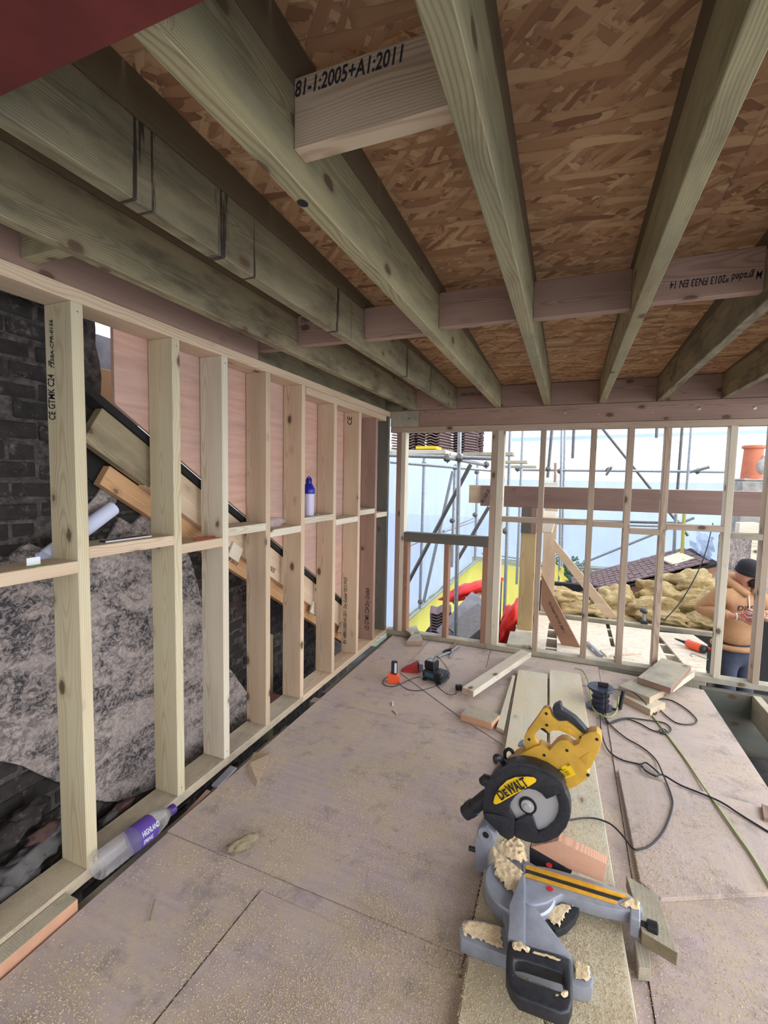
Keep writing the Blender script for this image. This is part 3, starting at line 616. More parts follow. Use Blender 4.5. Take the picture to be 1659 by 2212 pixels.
# ---- stacks of interlocking roof tiles on the platform
plain('tile_brown', lin(112, 92, 92), .9, noise=.3, scale=30); plain('tile_end', lin(120, 104, 104), .9, noise=.3, scale=30)
def tile_mesh():
    V = []; Fc = []; n = 22; L = .40; W = .32
    prof = [(W*(i/n-.5), .013*math.sin(2*math.pi*2.0*i/n+.6)) for i in range(n+1)]
    for yy in (0, L):
        for x, z in prof: V.append((x, yy, z))
        for x, z in prof: V.append((x, yy, z+.014))
    m = n+1
    for i in range(n):
        Fc += [(i, i+1, m+i+1, m+i), (2*m+i, 3*m+i, 3*m+i+1, 2*m+i+1), (i, 2*m+i, 2*m+i+1, i+1), (m+i, m+i+1, 3*m+i+1, 3*m+i)]
    Fc += [(0, m, 3*m, 2*m), (n, 2*m+n, 3*m+n, m+n)]
    me = bpy.data.meshes.new('clay_tile'); me.from_pydata(V, [], Fc); me.materials.append(M['tile_brown']); return me
tme = tile_mesh()
ORD = 'lowest second third fourth fifth sixth seventh eighth ninth tenth eleventh twelfth'.split()
plat = at(900, 971, y=5.5).z
def stack(p, y, n_, yaw, where, step=.036):
    c = at(*p, y=y)
    for k in range(n_):
        o = bpy.data.objects.new('clay_tile', tme); COL.objects.link(o)
        o.matrix_basis = Matrix.Translation((c.x+random.uniform(-.006, .006), y+random.uniform(-.006, .006), plat+.018+k*step)) @ Matrix.Rotation(yaw+random.uniform(-.03, .03), 4, 'Z')
        tag(o, ORD[k]+' roof tile up in the stack '+where, 'roof tile', 'roof tiles stacked on the scaffold platform')
stack((924, 965), 5.75, 12, -.12, 'above the yellow block'); stack((868, 965), 5.75, 12, -.12, 'at the platform corner by the left wall'); stack((1018, 970), 6.5, 11, .15, 'beyond the scaffold upright'); stack((981, 970), 6.2, 10, -.3, 'half hidden by the scaffold upright')
yb_ = at(898, 964, y=5.44); y2 = at(942, 971, y=5.44)
plain('yellow_plastic', lin(226, 196, 40), .5)
o = bx('toe_block', (yb_.x, 5.44, plat+.002), (y2.x, 5.70, yb_.z), 'yellow_plastic'); tag(o, 'yellow moulded plastic block under the tile stack on the scaffold', 'block')
# ---- sheeting and nets
def sheeting(name, col, alpha, weave=0):
    t = NT(name); tr = t.n('ShaderNodeBsdfTranslucent'); df = t.n('ShaderNodeBsdfDiffuse'); mx = t.n('ShaderNodeMixShader'); mx.inputs[0].default_value = .62
    f = t.noise(t.coord((1, 1, .5)), 1.8, 5, .6, .6); c = t.mix(t.ramp(f, ((.3, 0), (.7, 1))), tuple(x*.86 for x in col), col)
    t.l(c, tr.inputs[0]); t.l(c, df.inputs[0]); t.l(df.outputs[0], mx.inputs[1]); t.l(tr.outputs[0], mx.inputs[2])
    tp_ = t.n('ShaderNodeBsdfTransparent'); m2 = t.n('ShaderNodeMixShader'); m2.inputs[0].default_value = alpha
    t.l(tp_.outputs[0], m2.inputs[1]); t.l(mx.outputs[0], m2.inputs[2]); t.l(m2.outputs[0], t.out.inputs[0]); M[name] = t.m
sheeting('sheet_white', lin(196, 210, 238), .93); sheeting('net_yellow', lin(240, 226, 112), .86); sheeting('sheet_clear', lin(168, 186, 214), .75)
def cloth(name, corners, mat, nu=24, nv=12, amp=.05, seed=0, parent=None):
    A, B, C_, D = [Vector(p) for p in corners]; c = (A+B+C_+D)/4; nn_ = (B-A).cross(D-A).normalized(); V = []; Fc = []
    for j in range(nv+1):
        for i in range(nu+1):
            u, v = i/nu, j/nv; p = A*(1-u)*(1-v)+B*u*(1-v)+C_*u*v+D*(1-u)*v
            V.append(p-c+nn_*amp*(mn.noise((u*7+seed, v*3, seed))+.5*mn.noise((u*15, v*6+seed, seed))))
    for j in range(nv):
        for i in range(nu): Fc.append((j*(nu+1)+i, j*(nu+1)+i+1, (j+1)*(nu+1)+i+1, (j+1)*(nu+1)+i))
    o = mobj(name, V, Fc, mat, parent, smooth=True); o.matrix_basis = Matrix.Translation(c); return o
R0, R1 = at(870, 1349, x=-.8), at(1030, 1213, x=-.8); rz = -.83
tag(cloth('scaffold_sheeting', [(-1.0, 5.9, rz-.1), (-1.0, 14.2, rz-.1), (-1.0, 14.2, 2.0), (-1.0, 5.9, 2.15)], 'sheet_white', 40, 12, .05, 3), 'white scaffold sheeting down the left side behind the window gap', 'sheeting')
tag(cloth('scaffold_sheeting', [(-1.0, 14.2, -.75), (9, 14.2, -.75), (9, 14.2, 1.66), (-1.0, 14.2, 1.66)], 'sheet_white', 50, 12, .08, 8), 'wide white scaffold sheeting across the back of the site', 'sheeting')
tag(cloth('sheeting_band', [(.1, 13.5, 2.72), (7, 13.5, 2.86), (7, 13.5, 2.95), (.1, 13.5, 2.82)], 'sheet_clear', 40, 1, .02, 5), 'narrow eyelet band of clear sheeting strung across the sky', 'sheeting')
tag(tube('guard_rail', [(-.8, 7.0, rz), (-.8, 13.9, rz)], .0242, 'galv'), 'guard rail tube along the top of the long yellow net', 'rail')
tag(cloth('debris_net', [(-.78, 6.3, -2.6), (-.78, 13.9, -2.6), (-.78, 13.9, rz-.02), (-.78, 6.3, rz-.02)], 'net_yellow', 36, 10, .05, 11), 'long yellow debris net running back along the left side', 'net')
zc = at(1090, 1225, y=13.9).z
tag(cloth('debris_net', [(-.78, 13.9, -3.0), (1.6, 13.9, -3.0), (1.6, 13.9, zc), (-.78, 13.9, zc+.1)], 'net_yellow', 20, 12, .06, 13), 'yellow debris net across the far corner behind the posts', 'net')
tag(cloth('debris_net', [at(1192, 1285, y=9.2), at(1236, 1268, y=8.4), at(1210, 1222, y=9.0), at(1193, 1218, y=9.3)], 'net_yellow', 10, 8, .08, 17), 'crumpled yellow net end hanging right of the second post', 'net')
# ---- neighbouring tiled roof, broken open above the insulation
A_, B_ = at(1236, 1290, y=7.2), at(1533, 1217, y=7.2); D_ = at(1270, 1240, y=8.7)
rr = empty('roof_slope', tuple(A_), kind='structure', label='brown tiled roof slope broken off above the insulation')
u_ax = (B_-A_).normalized(); v_ax = (D_-A_); v_ax = (v_ax-u_ax*v_ax.dot(u_ax)); VL = v_ax.length; v_ax.normalize(); nrm = u_ax.cross(v_ax); UL = (B_-A_).length
RM = Matrix(((u_ax.x, v_ax.x, nrm.x, 0), (u_ax.y, v_ax.y, nrm.y, 0), (u_ax.z, v_ax.z, nrm.z, 0), (0, 0, 0, 1)))
NC = 9; NR = 22; V, Fc = cham(UL/NR*.97, VL/NC*1.25, .022, .004); rme = bpy.data.meshes.new('tile'); rme.from_pydata(V, [], Fc); rme.materials.append(M['tile_brown'])
for j in range(NC):
    for i in range(NR):
        o = bpy.data.objects.new('tile', rme); link(o, rr); o.matrix_basis = RM @ Matrix.Translation(((i+.5)*UL/NR, (j+.5)*VL/NC, .02+random.uniform(-.004, .004))) @ Matrix.Rotation(-.07+random.uniform(-.02, .02), 4, 'X')
for k in range(5): o = bx('batten_end', (-.02, -.16, -.045), (.03, .35, -.01), 'pine_pale', rr, grain=1); o.matrix_basis = RM @ Matrix.Translation((UL*(.16+.19*k), -.02, -.03)) @ o.matrix_basis
o = bx('bearer', (-.1, .05, -.20), (UL+.1, .12, -.05), 'cripple_red', rr, grain=0); o.matrix_basis = RM @ o.matrix_basis
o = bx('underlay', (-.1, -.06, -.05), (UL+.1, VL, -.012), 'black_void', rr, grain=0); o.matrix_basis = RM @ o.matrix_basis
tag(timber('plank', at(1447, 1201, y=7.9), at(1497, 1222, y=7.4), .30, .03, 'plank', up=tuple(nrm)), 'pale plank lying on the tiled roof under two tubes', 'plank')
o = cloth('plastic_sheet', [at(1490, 1180, y=8.4), at(1535, 1215, y=7.4), at(1545, 1165, y=7.8), at(1510, 1150, y=8.8)], 'sheet_white', 14, 10, .12, 23); tag(o, 'crumpled clear plastic sheet at the top of the tiled roof', 'sheet')
# ---- glass wool
def woolmat():
    t = NT('glass_wool'); n1 = t.noise(t.coord(rnd=7), 7, 8, .7, 1.5); n2 = t.noise(t.coord((2, 2, 9), rnd=7), 12, 5, .7, 1)
    c = t.mix(t.ramp(n1, ((.3, 0), (.7, 1))), lin(190, 154, 90), lin(234, 214, 164)); c = t.mix(t.ramp(n2, ((.46, 0), (.70, .7))), c, lin(140, 108, 62))
    t.bump(t.math('ADD', n1, n2), 1.0, .03); M['glass_wool'] = t.done(c, .95)
woolmat()
for i, (p, y, r, rot, lab) in enumerate((((1222, 1290), 6.25, (.24, .22, .10), .1, 'pale folded glass wool roll left of the thin brace'), ((1225, 1315), 6.15, (.26, .2, .12), -.1, 'amber glass wool lump low behind the near brace'),
        ((1330, 1300), 6.5, (.26, .25, .20), .2, 'large pale glass wool lump under the left end of the roof'), ((1395, 1320), 6.35, (.30, .22, .16), -.2, 'yellow glass wool lump behind the black drill'),
        ((1425, 1285), 6.7, (.28, .2, .16), .3, 'brownish glass wool lump tucked under the broken roof edge'), ((1490, 1262), 6.9, (.30, .22, .17), -.1, 'topmost glass wool lump below the roof verge'),
        ((1480, 1300), 6.6, (.34, .22, .14), -.25, 'long yellow glass wool batt left of the worker'), ((1450, 1338), 6.2, (.34, .2, .10), .15, 'grey-white glass wool batt along the deck edge'), ((1515, 1345), 6.15, (.18, .16, .09), 0, 'curled end of glass wool beside the worker elbow'), ((1310, 1330), 6.25, (.3, .18, .10), .05, 'flat glass wool lump at the foot of the thin brace'), ((1108, 1330), 6.3, (.09, .1, .14), .2, 'small torn glass wool scrap left of the broad post'))):
    o = lump('glass_wool', at(*p, y=y), r, 'glass_wool', i+3, .42, rot, sub=4, freq=1.5); tag(o, lab, 'insulation', 'glass wool heaped under the broken roof')
o = bx('shade_backing', (1.2, 7.3, -1.2), (4.6, 7.4, .10), 'black_void'); o.name = 'shade_slab'; tag(o, 'black slab standing in for shade under the broken roof', kind='structure')  # near-black slab put in as the shade below the roof
bk = bx('wall_right_outside', (3.30, 5.95, -1.0), (3.52, 6.25, 1.05), 'old_plaster'); tag(bk, 'rough rendered wall end behind the worker', kind='structure')
# ---- chimney
ch_ = at(1620, 1040, y=7.4)
cy = empty('chimney', (ch_.x+.06, 7.55, ch_.z-1.6), label='rendered chimney stack topped by a terracotta pot', cat='chimney')
plain('terracotta', lin(192, 112, 82), .8, noise=.15, scale=8); plain('render_grey', lin(150, 146, 140), .95, noise=.3, scale=12)
bx('stack', (-.15, -.16, 0), (.30, .30, 1.6), 'render_grey', cy, ch=.01, grain=2); bx('flaunching', (-.13, -.13, 1.602), (.27, .27, 1.64), 'render_grey', cy, ch=.015, grain=0)
pot = lathe('pot', [(.125, 1.63), (.120, 1.75), (.108, 1.98), (.105, 2.03), (.128, 2.04), (.132, 2.055), (.128, 2.075), (.110, 2.08), (.10, 2.06), (.09, 1.9), (.09, 1.66)], 'terracotta', cy, 24)
lump('mortar_patch', (.06, -.085, 1.80), (.07, .05, .13), 'render_grey', 2, .3, .2, cy, sub=2)
# ---- debris under the window gap
plain('red_plastic', lin(226, 40, 34), .45, noise=.2, scale=6); plain('slate', lin(120, 118, 126), .6, noise=.25, scale=8)
o = lump('red_bag', at(1098, 1350, y=5.6), (.10, .2, .30), 'red_plastic', 4, .35, .3); tag(o, 'bright red plastic bag slumped beside the dark pipe', 'bag')
o = lump('red_sheet', at(1015, 1275, y=7.6), (.50, .3, .10), 'red_plastic', 9, .45, -.42); tag(o, 'red plastic sheet draped over the rubble heap', 'sheet')
tag(tube('drain_pipe', [at(1079, 1256, y=5.5), at(1073, 1395, y=5.5)], .032, 'tube_dark'), 'dark upright pipe right of the window opening', 'pipe')
tag(timber('slate_sheet', at(968, 1385, y=5.9), at(1045, 1298, y=6.5), .42, .03, 'slate', up=(.3, -.6, .7)), 'long grey sheet leaning up out of the rubble', 'sheet')
tag(timber('slate_sheet', at(985, 1372, y=5.8), at(1050, 1318, y=6.3), .30, .03, 'tube_dark', up=(.2, -.6, .8)), 'darker grey sheet lying under the long leaning one', 'sheet')
for k in range(9):
    p = at(952, 1326+k*6, y=6.6); o = bpy.data.objects.new('clay_tile', tme); COL.objects.link(o); o.matrix_basis = Matrix.Translation(p) @ Matrix.Rotation(.25+random.uniform(-.05, .05), 4, 'Z') @ Matrix.Rotation(-.15, 4, 'Y')
    tag(o, ['topmost']+ORD[1:] and (['topmost']+ORD[1:])[k]+' dark tile down the leaning stack below the window gap', 'roof tile', 'leaning tiles below the window gap')
for k in range(7):
    a = at(990+k*9, 1340-k*4, y=6.7); b = at(1010+k*8, 1290-k*3, y=7.1+.1*k)
    tag(timber('broken_batten', a, b, .045, .03, random.choice(['rafter_old', 'grey_timber', 'pine_brown'])), (['leftmost']+ORD[1:6]+['rightmost'])[k]+' broken batten, counted from the left, in the rubble heap', 'batten', 'broken battens in the rubble heap')
o = lump('rubble_heap', at(1000, 1375, y=6.9), (.55, .4, .28), 'rubble', 5, .3); tag(o, 'dark rubble heap below the window gap', 'rubble')
bt = empty('bush', tuple(at(1222, 1240, y=11)), label='dark green bush showing beyond the yellow net', cat='bush')
plain('leaf', lin(52, 78, 48), .8, noise=.3, scale=5); V = []; Fc = []
for k in range(700):
    c = Vector((random.gauss(0, .22), random.gauss(0, .25), random.gauss(0, .15))); a = Vector((random.gauss(0, 1), random.gauss(0, 1), random.gauss(0, 1))).normalized()*.045; b = a.orthogonal()*.5; i = len(V); V += [c-a, c+b, c+a, c-b]; Fc.append((i, i+1, i+2, i+3))
tag(mobj('foliage', V, Fc, 'leaf', bt), kind='stuff'); tube('stem', [(0, 0, -2.2), (.03, 0, -1), (0, .02, 0)], [.05, .04, .02], 'rafter_old', bt, 6)
# ================================================================== MITRE SAW
plain('saw_yellow', lin(206, 160, 58), .45, noise=.16, scale=11); plain('saw_black', lin(40, 41, 47), .45, noise=.35, scale=50); plain('cast_alu', lin(160, 164, 176), .42, .35, noise=.12, scale=25)
plain('blade_steel', lin(205, 205, 206), .40, .55); plain('rubber', lin(22, 22, 25), .6); plain('kerf_yellow', lin(214, 160, 44), .5, noise=.15, scale=40); plain('sticker_yellow', lin(250, 204, 30), .4); plain('ring_red', lin(200, 40, 50), .5); plain('paper_white', lin(226, 228, 236), .7)
def dustmat():
    t = NT('sawdust'); n1 = t.noise(t.coord(rnd=4), 130, 4, .7); n2 = t.noise(t.coord(), 16, 4, .6)
    t.bump(n1, .6, .004); M['sawdust'] = t.done(t.mix(t.ramp(t.math('ADD', n1, t.math('MULTIPLY', t.math('SUBTRACT', n2, .5), .5)), ((.3, 0), (.7, 1))), lin(204, 176, 134), lin(236, 216, 178)), .95)
dustmat(); plain('sawdust_fine', lin(206, 187, 152), .95, noise=.12, scale=9)
SO = at(1135, 1862, z=.12); SD_ = (at(1360, 1950, z=.12)-SO).normalized(); SN = Vector((-SD_.y, SD_.x, 0))
BZ = .038
saw = empty('mitre_saw', (SO.x, SO.y, BZ), math.atan2(SD_.y, SD_.x), label='yellow and black mitre saw standing on the long planks', cat='saw')
SI = Matrix.Translation((SO.x, SO.y, BZ)) @ Matrix.Rotation(math.atan2(SD_.y, SD_.x), 4, 'Z'); SI = SI.inverted()
def zA(x, y): return (1000+x/5.027, 1500+y/5.027)
def zB(x, y): return (970+x/3.687, 1780+y/3.687)
def sl(p, off):
    """saw-local point where the sight line meets the vertical plane parallel to the blade, off behind it"""
    d = Vector(FW+(p[0]-829.5)/F_PX*RT-(p[1]-1106)/F_PX*UP); c = Vector(CAM); t = ((SO+SN*off-c).dot(SN))/d.dot(SN); return SI @ (c+d*t)
def head(name, px, off, t, mat, f=zA, ch=.004, parent=None):
    P = [sl(f(*p), off) for p in px]; c = sum(P, Vector())/len(P)
    o = prism(name, [(p.x-c.x, p.z-c.z) for p in P], t, mat, parent or saw, mat3((c.x, off, c.z), (1, 0, 0), (0, 0, 1)) @ Matrix.Translation((0, 0, -t)), ch=ch); return autosmooth(o, 35)
def table(name, px, z, t, mat, f=zB, ch=.003, parent=None):
    P = [SI @ at(*f(*p), z=z) for p in px]; c = sum(P, Vector())/len(P)
    o = prism(name, [(p.x-c.x, p.y-c.y) for p in P], t, mat, parent or saw, Matrix.Translation((c.x, c.y, z-BZ-t)), ch=ch); return autosmooth(o, 35)
def arc(c, r, a0, a1, n=16): return [(c[0]+r*math.cos(math.radians(a0+(a1-a0)*i/n)), c[1]+r*math.sin(math.radians(a0+(a1-a0)*i/n))) for i in range(n+1)]
# base, turntable, mitre arm
table('base_foot', [(80, 830), (110, 768), (170, 758), (300, 775), (470, 830), (980, 1062), (1125, 1130), (1152, 1235), (1140, 1300), (1060, 1300), (980, 1270), (450, 1045), (95, 915)], .088, .05, 'cast_alu', ch=.006)
table('base_bridge', [(330, 380), (480, 300), (600, 400), (600, 960), (470, 920), (430, 700)], .095, .055, 'cast_alu', ch=.004)
tc_ = SI @ at(*zB(560, 480), z=.11)
lathe('turntable', [(.118, .012), (.128, .02), (.128, .066), (.122, .072), (.0, .072)], 'cast_alu', saw, 40, Matrix.Translation((tc_.x, tc_.y, 0)))
arm = table('mitre_arm', [(590, 315), (800, 345), (980, 395), (1250, 480), (1420, 545), (1535, 640), (1545, 690), (1450, 700), (1200, 650), (960, 575), (900, 555), (850, 580), (780, 620), (690, 640), (600, 625)], .118, .045, 'cast_alu', ch=.005)
table('kerf_strip', [(610, 330), (640, 325), (1420, 562), (1425, 580), (1390, 588), (612, 352)], .1225, .004, 'kerf_yellow', ch=.0008); table('kerf_strip', [(600, 392), (630, 392), (1340, 612), (1330, 634), (602, 412)], .1225, .004, 'kerf_yellow', ch=.0008)
table('kerf_slot', [(612, 354), (1390, 590), (1345, 610), (604, 390)], .1190, .001, 'saw_black', ch=0)
a = SI @ at(*zB(1490, 760), z=.10); b = SI @ at(*zB(1600, 800), z=.10)
bx('arm_bracket', (a.x-.02, a.y-.022, .012), (a.x+.012, a.y+.03, .082), 'cast_alu', saw, ch=.004, grain=2)
tube('mitre_knob', [(a.x+.012, a.y, .055), (a.x+.03, a.y, .055), (a.x+.034, a.y, .055), (a.x+.062, a.y, .055), (a.x+.066, a.y, .055)], [.010, .010, .021, .023, .017], 'rubber', saw, 10)
table('detent_plate', [(700, 690), (780, 650), (900, 620), (1000, 640), (1040, 665), (1010, 740), (940, 815), (850, 852), (780, 800)], .085, .03, 'saw_black', ch=.004)
# fence wing on the near side, its web and the black carrying handle
table('fence_wing', [(480, 640), (580, 395), (608, 400), (606, 960), (468, 905), (478, 780)], .150, .03, 'cast_alu', ch=.004); table('fence_web', [(600, 655), (640, 640), (690, 668), (965, 1030), (972, 1062), (780, 1012), (600, 962)], .142, .02, 'cast_alu', ch=.003)
def ring(name, out, inn, z, t, mat, f=zB):
    O = [SI @ at(*f(*p), z=z) for p in out]; I = [SI @ at(*f(*p), z=z) for p in inn]; n = len(O); bm = bmesh.new(); L = []
    for P, zz in ((O, z-BZ), (I, z-BZ), (I, z-BZ-t), (O, z-BZ-t)): L.append([bm.verts.new((p.x, p.y, zz)) for p in P])
    for k in range(4):
        A, B = L[k], L[(k+1) % 4]
        for i in range(n): bm.faces.new((A[i], A[(i+1) % n], B[(i+1) % n], B[i]))
    bmesh.ops.recalc_face_normals(bm, faces=bm.faces); bmesh.ops.bevel(bm, geom=[e for e in bm.edges if e.calc_face_angle(0) > .9], offset=.008, segments=3, affect='EDGES', profile=.5)
    me = bpy.data.meshes.new(name); bm.to_mesh(me); bm.free(); me.materials.append(M[mat]); return autosmooth(link(bpy.data.objects.new(name, me), saw), 40)
hd = ring('carry_handle', [(468, 915), (600, 965), (800, 1015), (970, 1065), (985, 1250), (985, 1420), (960, 1490), (890, 1505), (720, 1440), (555, 1375), (490, 1290), (455, 1200), (455, 1060)], [(530, 1075), (600, 1085), (760, 1135), (905, 1180), (915, 1230), (925, 1290), (915, 1325), (870, 1320), (740, 1275), (600, 1225), (540, 1195), (528, 1165), (525, 1110)], .150, .045, 'saw_black')
# pivot post, hinge and arm
head('pivot_post', [(205, 160), (225, 40), (300, 10), (365, 70), (370, 150), (345, 200), (300, 210), (300, 400), (210, 375)], -.02, .07, 'cast_alu', f=zB, ch=.006)
p = sl(zA(250, 1520), -.022); lathe('hinge_boss', [(.0, -.004), (.012, -.004), (.013, .004), (.030, .006), (.033, .0), (.033, -.08), (0, -.08)], 'cast_alu', saw, 24, mat3((p.x, p.y, p.z), (1, 0, 0), (0, 0, 1)))
lathe('hinge_pin', [(.0, .005), (.012, .005), (.012, -.01)], 'rubber', saw, 16, mat3((p.x, p.y, p.z), (1, 0, 0), (0, 0, 1)))
q = sl(zB(160, 190), -.0); q2 = sl(zB(230, 210), .0); tube('bevel_bolt', [q, q2], .010, 'saw_black', saw, 8)
# motor housing, D handle, guards, blade
hs = head('motor_housing', [(455, 790), (470, 735), (560, 690), (690, 612), (780, 566), (840, 548), (900, 582), (935, 610), (1010, 525), (1060, 495), (1130, 500), (1200, 560), (1255, 535), (1290, 450), (1380, 408), (1450, 403), (1500, 445), (1508, 520), (1470, 640), (1390, 800), (1348, 828), (1375, 868), (1362, 915), (1240, 1000), (1130, 1042), (900, 1060), (600, 960)], .035, .05, 'saw_yellow', ch=.007)
mb = [sl(zA(*q), .0855) for q in ((1000, 640), (1350, 640))]
tube('motor_barrel', [mb[0]+Vector((.06, .0, -.03)), mb[0]+Vector((.06, .10, -.03)), mb[0]+Vector((.06, .115, -.03))], [.05, .05, .03], 'saw_yellow', saw, 20)
head('handle', [(700, 640), (668, 560), (664, 470), (692, 405), (800, 260), (870, 155), (905, 143), (945, 165), (965, 235), (1030, 290), (1120, 285), (1210, 350), (1300, 425), (1345, 450), (1340, 520), (1262, 530), (1250, 500), (1150, 440), (1050, 398), (965, 398), (935, 432), (880, 372), (850, 370), (790, 425), (778, 455), (790, 500), (845, 560), (800, 650)], .046, .032, 'saw_yellow', ch=.007)
head('grip_ribs', [(1035, 365), (1060, 345), (1160, 365), (1210, 410), (1205, 455), (1140, 425), (1050, 390)], .0445, .035, 'kerf_yellow', ch=.003)
head('grip_cap', [(968, 155), (985, 128), (1045, 100), (1062, 115), (1072, 165), (1130, 205), (1220, 265), (1300, 350), (1352, 412), (1340, 442), (1290, 405), (1200, 320), (1140, 285), (1060, 290), (1010, 258), (975, 205)], .044, .036, 'saw_black', ch=.008)
head('trigger', [(838, 378), (880, 362), (940, 408), (930, 440), (880, 405)], .052, .02, 'rubber', ch=.002)
for x, y, o_ in ((905, 210, .046), (910, 335, .046), (718, 490, .046), (882, 662, .035), (1130, 610, .035), (1280, 472, .046), (1455, 490, .035), (1357, 878, .035)):
    p = sl(zA(x, y), o_-.001); lathe('housing_screw', [(0, .0005), (.0055, .0005), (.0065, -.004)], 'rubber', saw, 12, mat3(p, (1, 0, 0), (0, 0, 1)))
head('rib_panel', [(1265, 690), (1375, 630), (1385, 660), (1345, 770)], .0335, .004, 'saw_yellow', ch=.001)
hub = (705, 1200)
bl = sl(zA(*hub), .0); br = .125
lathe('saw_blade', [(0, .0012), (br, .0012), (br, -.0012), (0, -.0012)], 'blade_steel', saw, 60, mat3(bl, (1, 0, 0), (0, 0, 1)))
lathe('arbor_flange', [(0, .016), (.012, .016), (.013, .012), (.024, .010), (.026, .002), (.026, 0)], 'blade_steel', saw, 28, mat3(bl, (1, 0, 0), (0, 0, 1)))
lathe('flange_ring', [(.024, .006), (.033, .007), (.034, .0), (.024, 0)], 'rubber', saw, 28, mat3(bl, (1, 0, 0), (0, 0, 1)))
head('upper_guard', [(215, 1140), (235, 1010), (300, 895), (370, 820), (480, 762), (620, 740), (760, 765), (900, 822), (1000, 890), (1085, 972), (1112, 1062), (905, 1146), (850, 1080), (790, 1045), (715, 1030), (640, 1050), (570, 1110), (510, 1190), (500, 1260), (560, 1372), (550, 1540), (490, 1592), (400, 1530), (330, 1440), (215, 1290)], -.024, .058, 'saw_black', ch=.006)
head('guard_rim', [(300, 895), (370, 820), (480, 762), (620, 740), (760, 765), (900, 822), (1000, 890), (985, 920), (880, 860), (750, 805), (620, 785), (490, 805), (395, 860), (325, 930)], -.030, .01, 'saw_black', ch=.003)
head('lower_guard', [(1108, 1050), (1150, 1140), (1168, 1240), (1165, 1340), (1120, 1455), (1040, 1550), (900, 1614), (790, 1628), (680, 1602), (555, 1550), (548, 1400), (570, 1375), (700, 1310), (750, 1330), (772, 1405), (805, 1506), (900, 1472), (985, 1395), (1032, 1290), (1036, 1200), (1010, 1105)], -.018, .045, 'saw_black', ch=.006)
head('arm_cover', [(215, 1290), (330, 1300), (480, 1340), (555, 1400), (550, 1560), (490, 1590), (330, 1445), (230, 1350)], -.030, .06, 'saw_black', ch=.004)
stk = head('brand_plate', [(330, 1170), (345, 1110), (400, 1010), (480, 935), (570, 900), (700, 895), (765, 902), (795, 928), (790, 952), (740, 985), (400, 1180), (360, 1195), (338, 1190)], -.034, .004, 'sticker_yellow', ch=.0006)
def stext(body, pa, pb_, off, size, mat, bold=.0, dz=0, f=zA, shear=0.0, xs=1.0, spacing=1.0):
    a, b = sl(f(*pa), off), sl(f(*pb_), off); d = Vector((b.x-a.x, 0, b.z-a.z)); n = Vector((-d.z, 0, d.x)); L = d.length
    cu = bpy.data.curves.new('t', 'FONT'); cu.body = body; cu.size = size; cu.offset = bold; cu.extrude = .0003; cu.align_y = 'CENTER'; cu.resolution_u = 2; cu.space_character = spacing
    tmp = bpy.data.objects.new('t', cu); COL.objects.link(tmp); bpy.context.view_layer.update(); me = bpy.data.meshes.new_from_object(tmp.evaluated_get(bpy.context.evaluated_depsgraph_get())); bpy.data.objects.remove(tmp, do_unlink=True)
    wd = max(v.co.x for v in me.vertices); me.materials.clear(); me.materials.append(M[mat]); o = link(bpy.data.objects.new('lettering', me), saw)
    o.matrix_basis = mat3(a, d, n) @ Matrix.Diagonal((L/wd, 1, 1, 1)); return o
stext('D', (385, 1112), (440, 1082), -.0385, .052, 'ink', .0014); stext('E', (447, 1085), (485, 1064), -.0385, .036, 'ink', .0012); stext('WALT', (487, 1050), (690, 952), -.0385, .052, 'ink', .0016)
for pa, pb_ in (((365, 1075), (650, 908)), ((415, 1150), (700, 985))):
    a, b = sl(zA(*pa), -.0385), sl(zA(*pb_), -.0385); tube('logo_line', [a, b], .0008, 'ink', saw, 6)
head('rating_label', [(1005, 822), (1150, 745), (1225, 872), (1090, 925)], .0335, .001, 'sticker_yellow', ch=0)
stext('DeWALT', (1015, 838), (1078, 806), .0322, .010, 'ink', .0004); stext('DW713  250mm', (1022, 858), (1115, 812), .0322, .005, 'ink', .0); stext('CE', (1125, 778), (1160, 760), .0322, .010, 'ink', .0002)
for k in range(4): stext('230V 1600W n0 5000/min', (1035+k*12, 875+k*12), (1140+k*10, 828+k*12), .0322, .0032, 'ink', 0)
a, b = sl(zA(240, 1130), .02), sl(zA(30, 1285), .02); d = (b-a)
tube('dust_port', [a-d*.2, a, a+d*.55, a+d*.56, a+d*.80, a+d*.81, b], [.030, .030, .028, .033, .033, .030, .030], 'saw_black', saw, 18)
tube('cable_gland', [sl(zA(330, 960), .0), sl(zA(240, 930), .0), sl(zA(195, 945), .0)], [.024, .024, .014], 'saw_black', saw, 12)
tube('spring_lever', [sl(zA(440, 740), .03), sl(zA(400, 690), .0), sl(zA(360, 690), -.01), sl(zA(355, 745), -.01)], [.010, .014, .014, .008], 'saw_black', saw, 10, 4)
tube('carry_hook', [sl(zA(460, 700), .06), sl(zA(455, 630), .06), sl(zA(490, 595), .06), sl(zA(530, 610), .06), sl(zA(545, 640), .06)], .007, 'rubber', saw, 8, 5)
head('arm_spine', [(440, 760), (560, 660), (680, 590), (690, 640), (560, 720), (460, 800)], .06, .05, 'kerf_yellow', ch=.004); head('lock_pin', [(590, 560), (620, 528), (655, 530), (662, 560), (610, 580)], .07, .03, 'cast_alu', ch=.003)
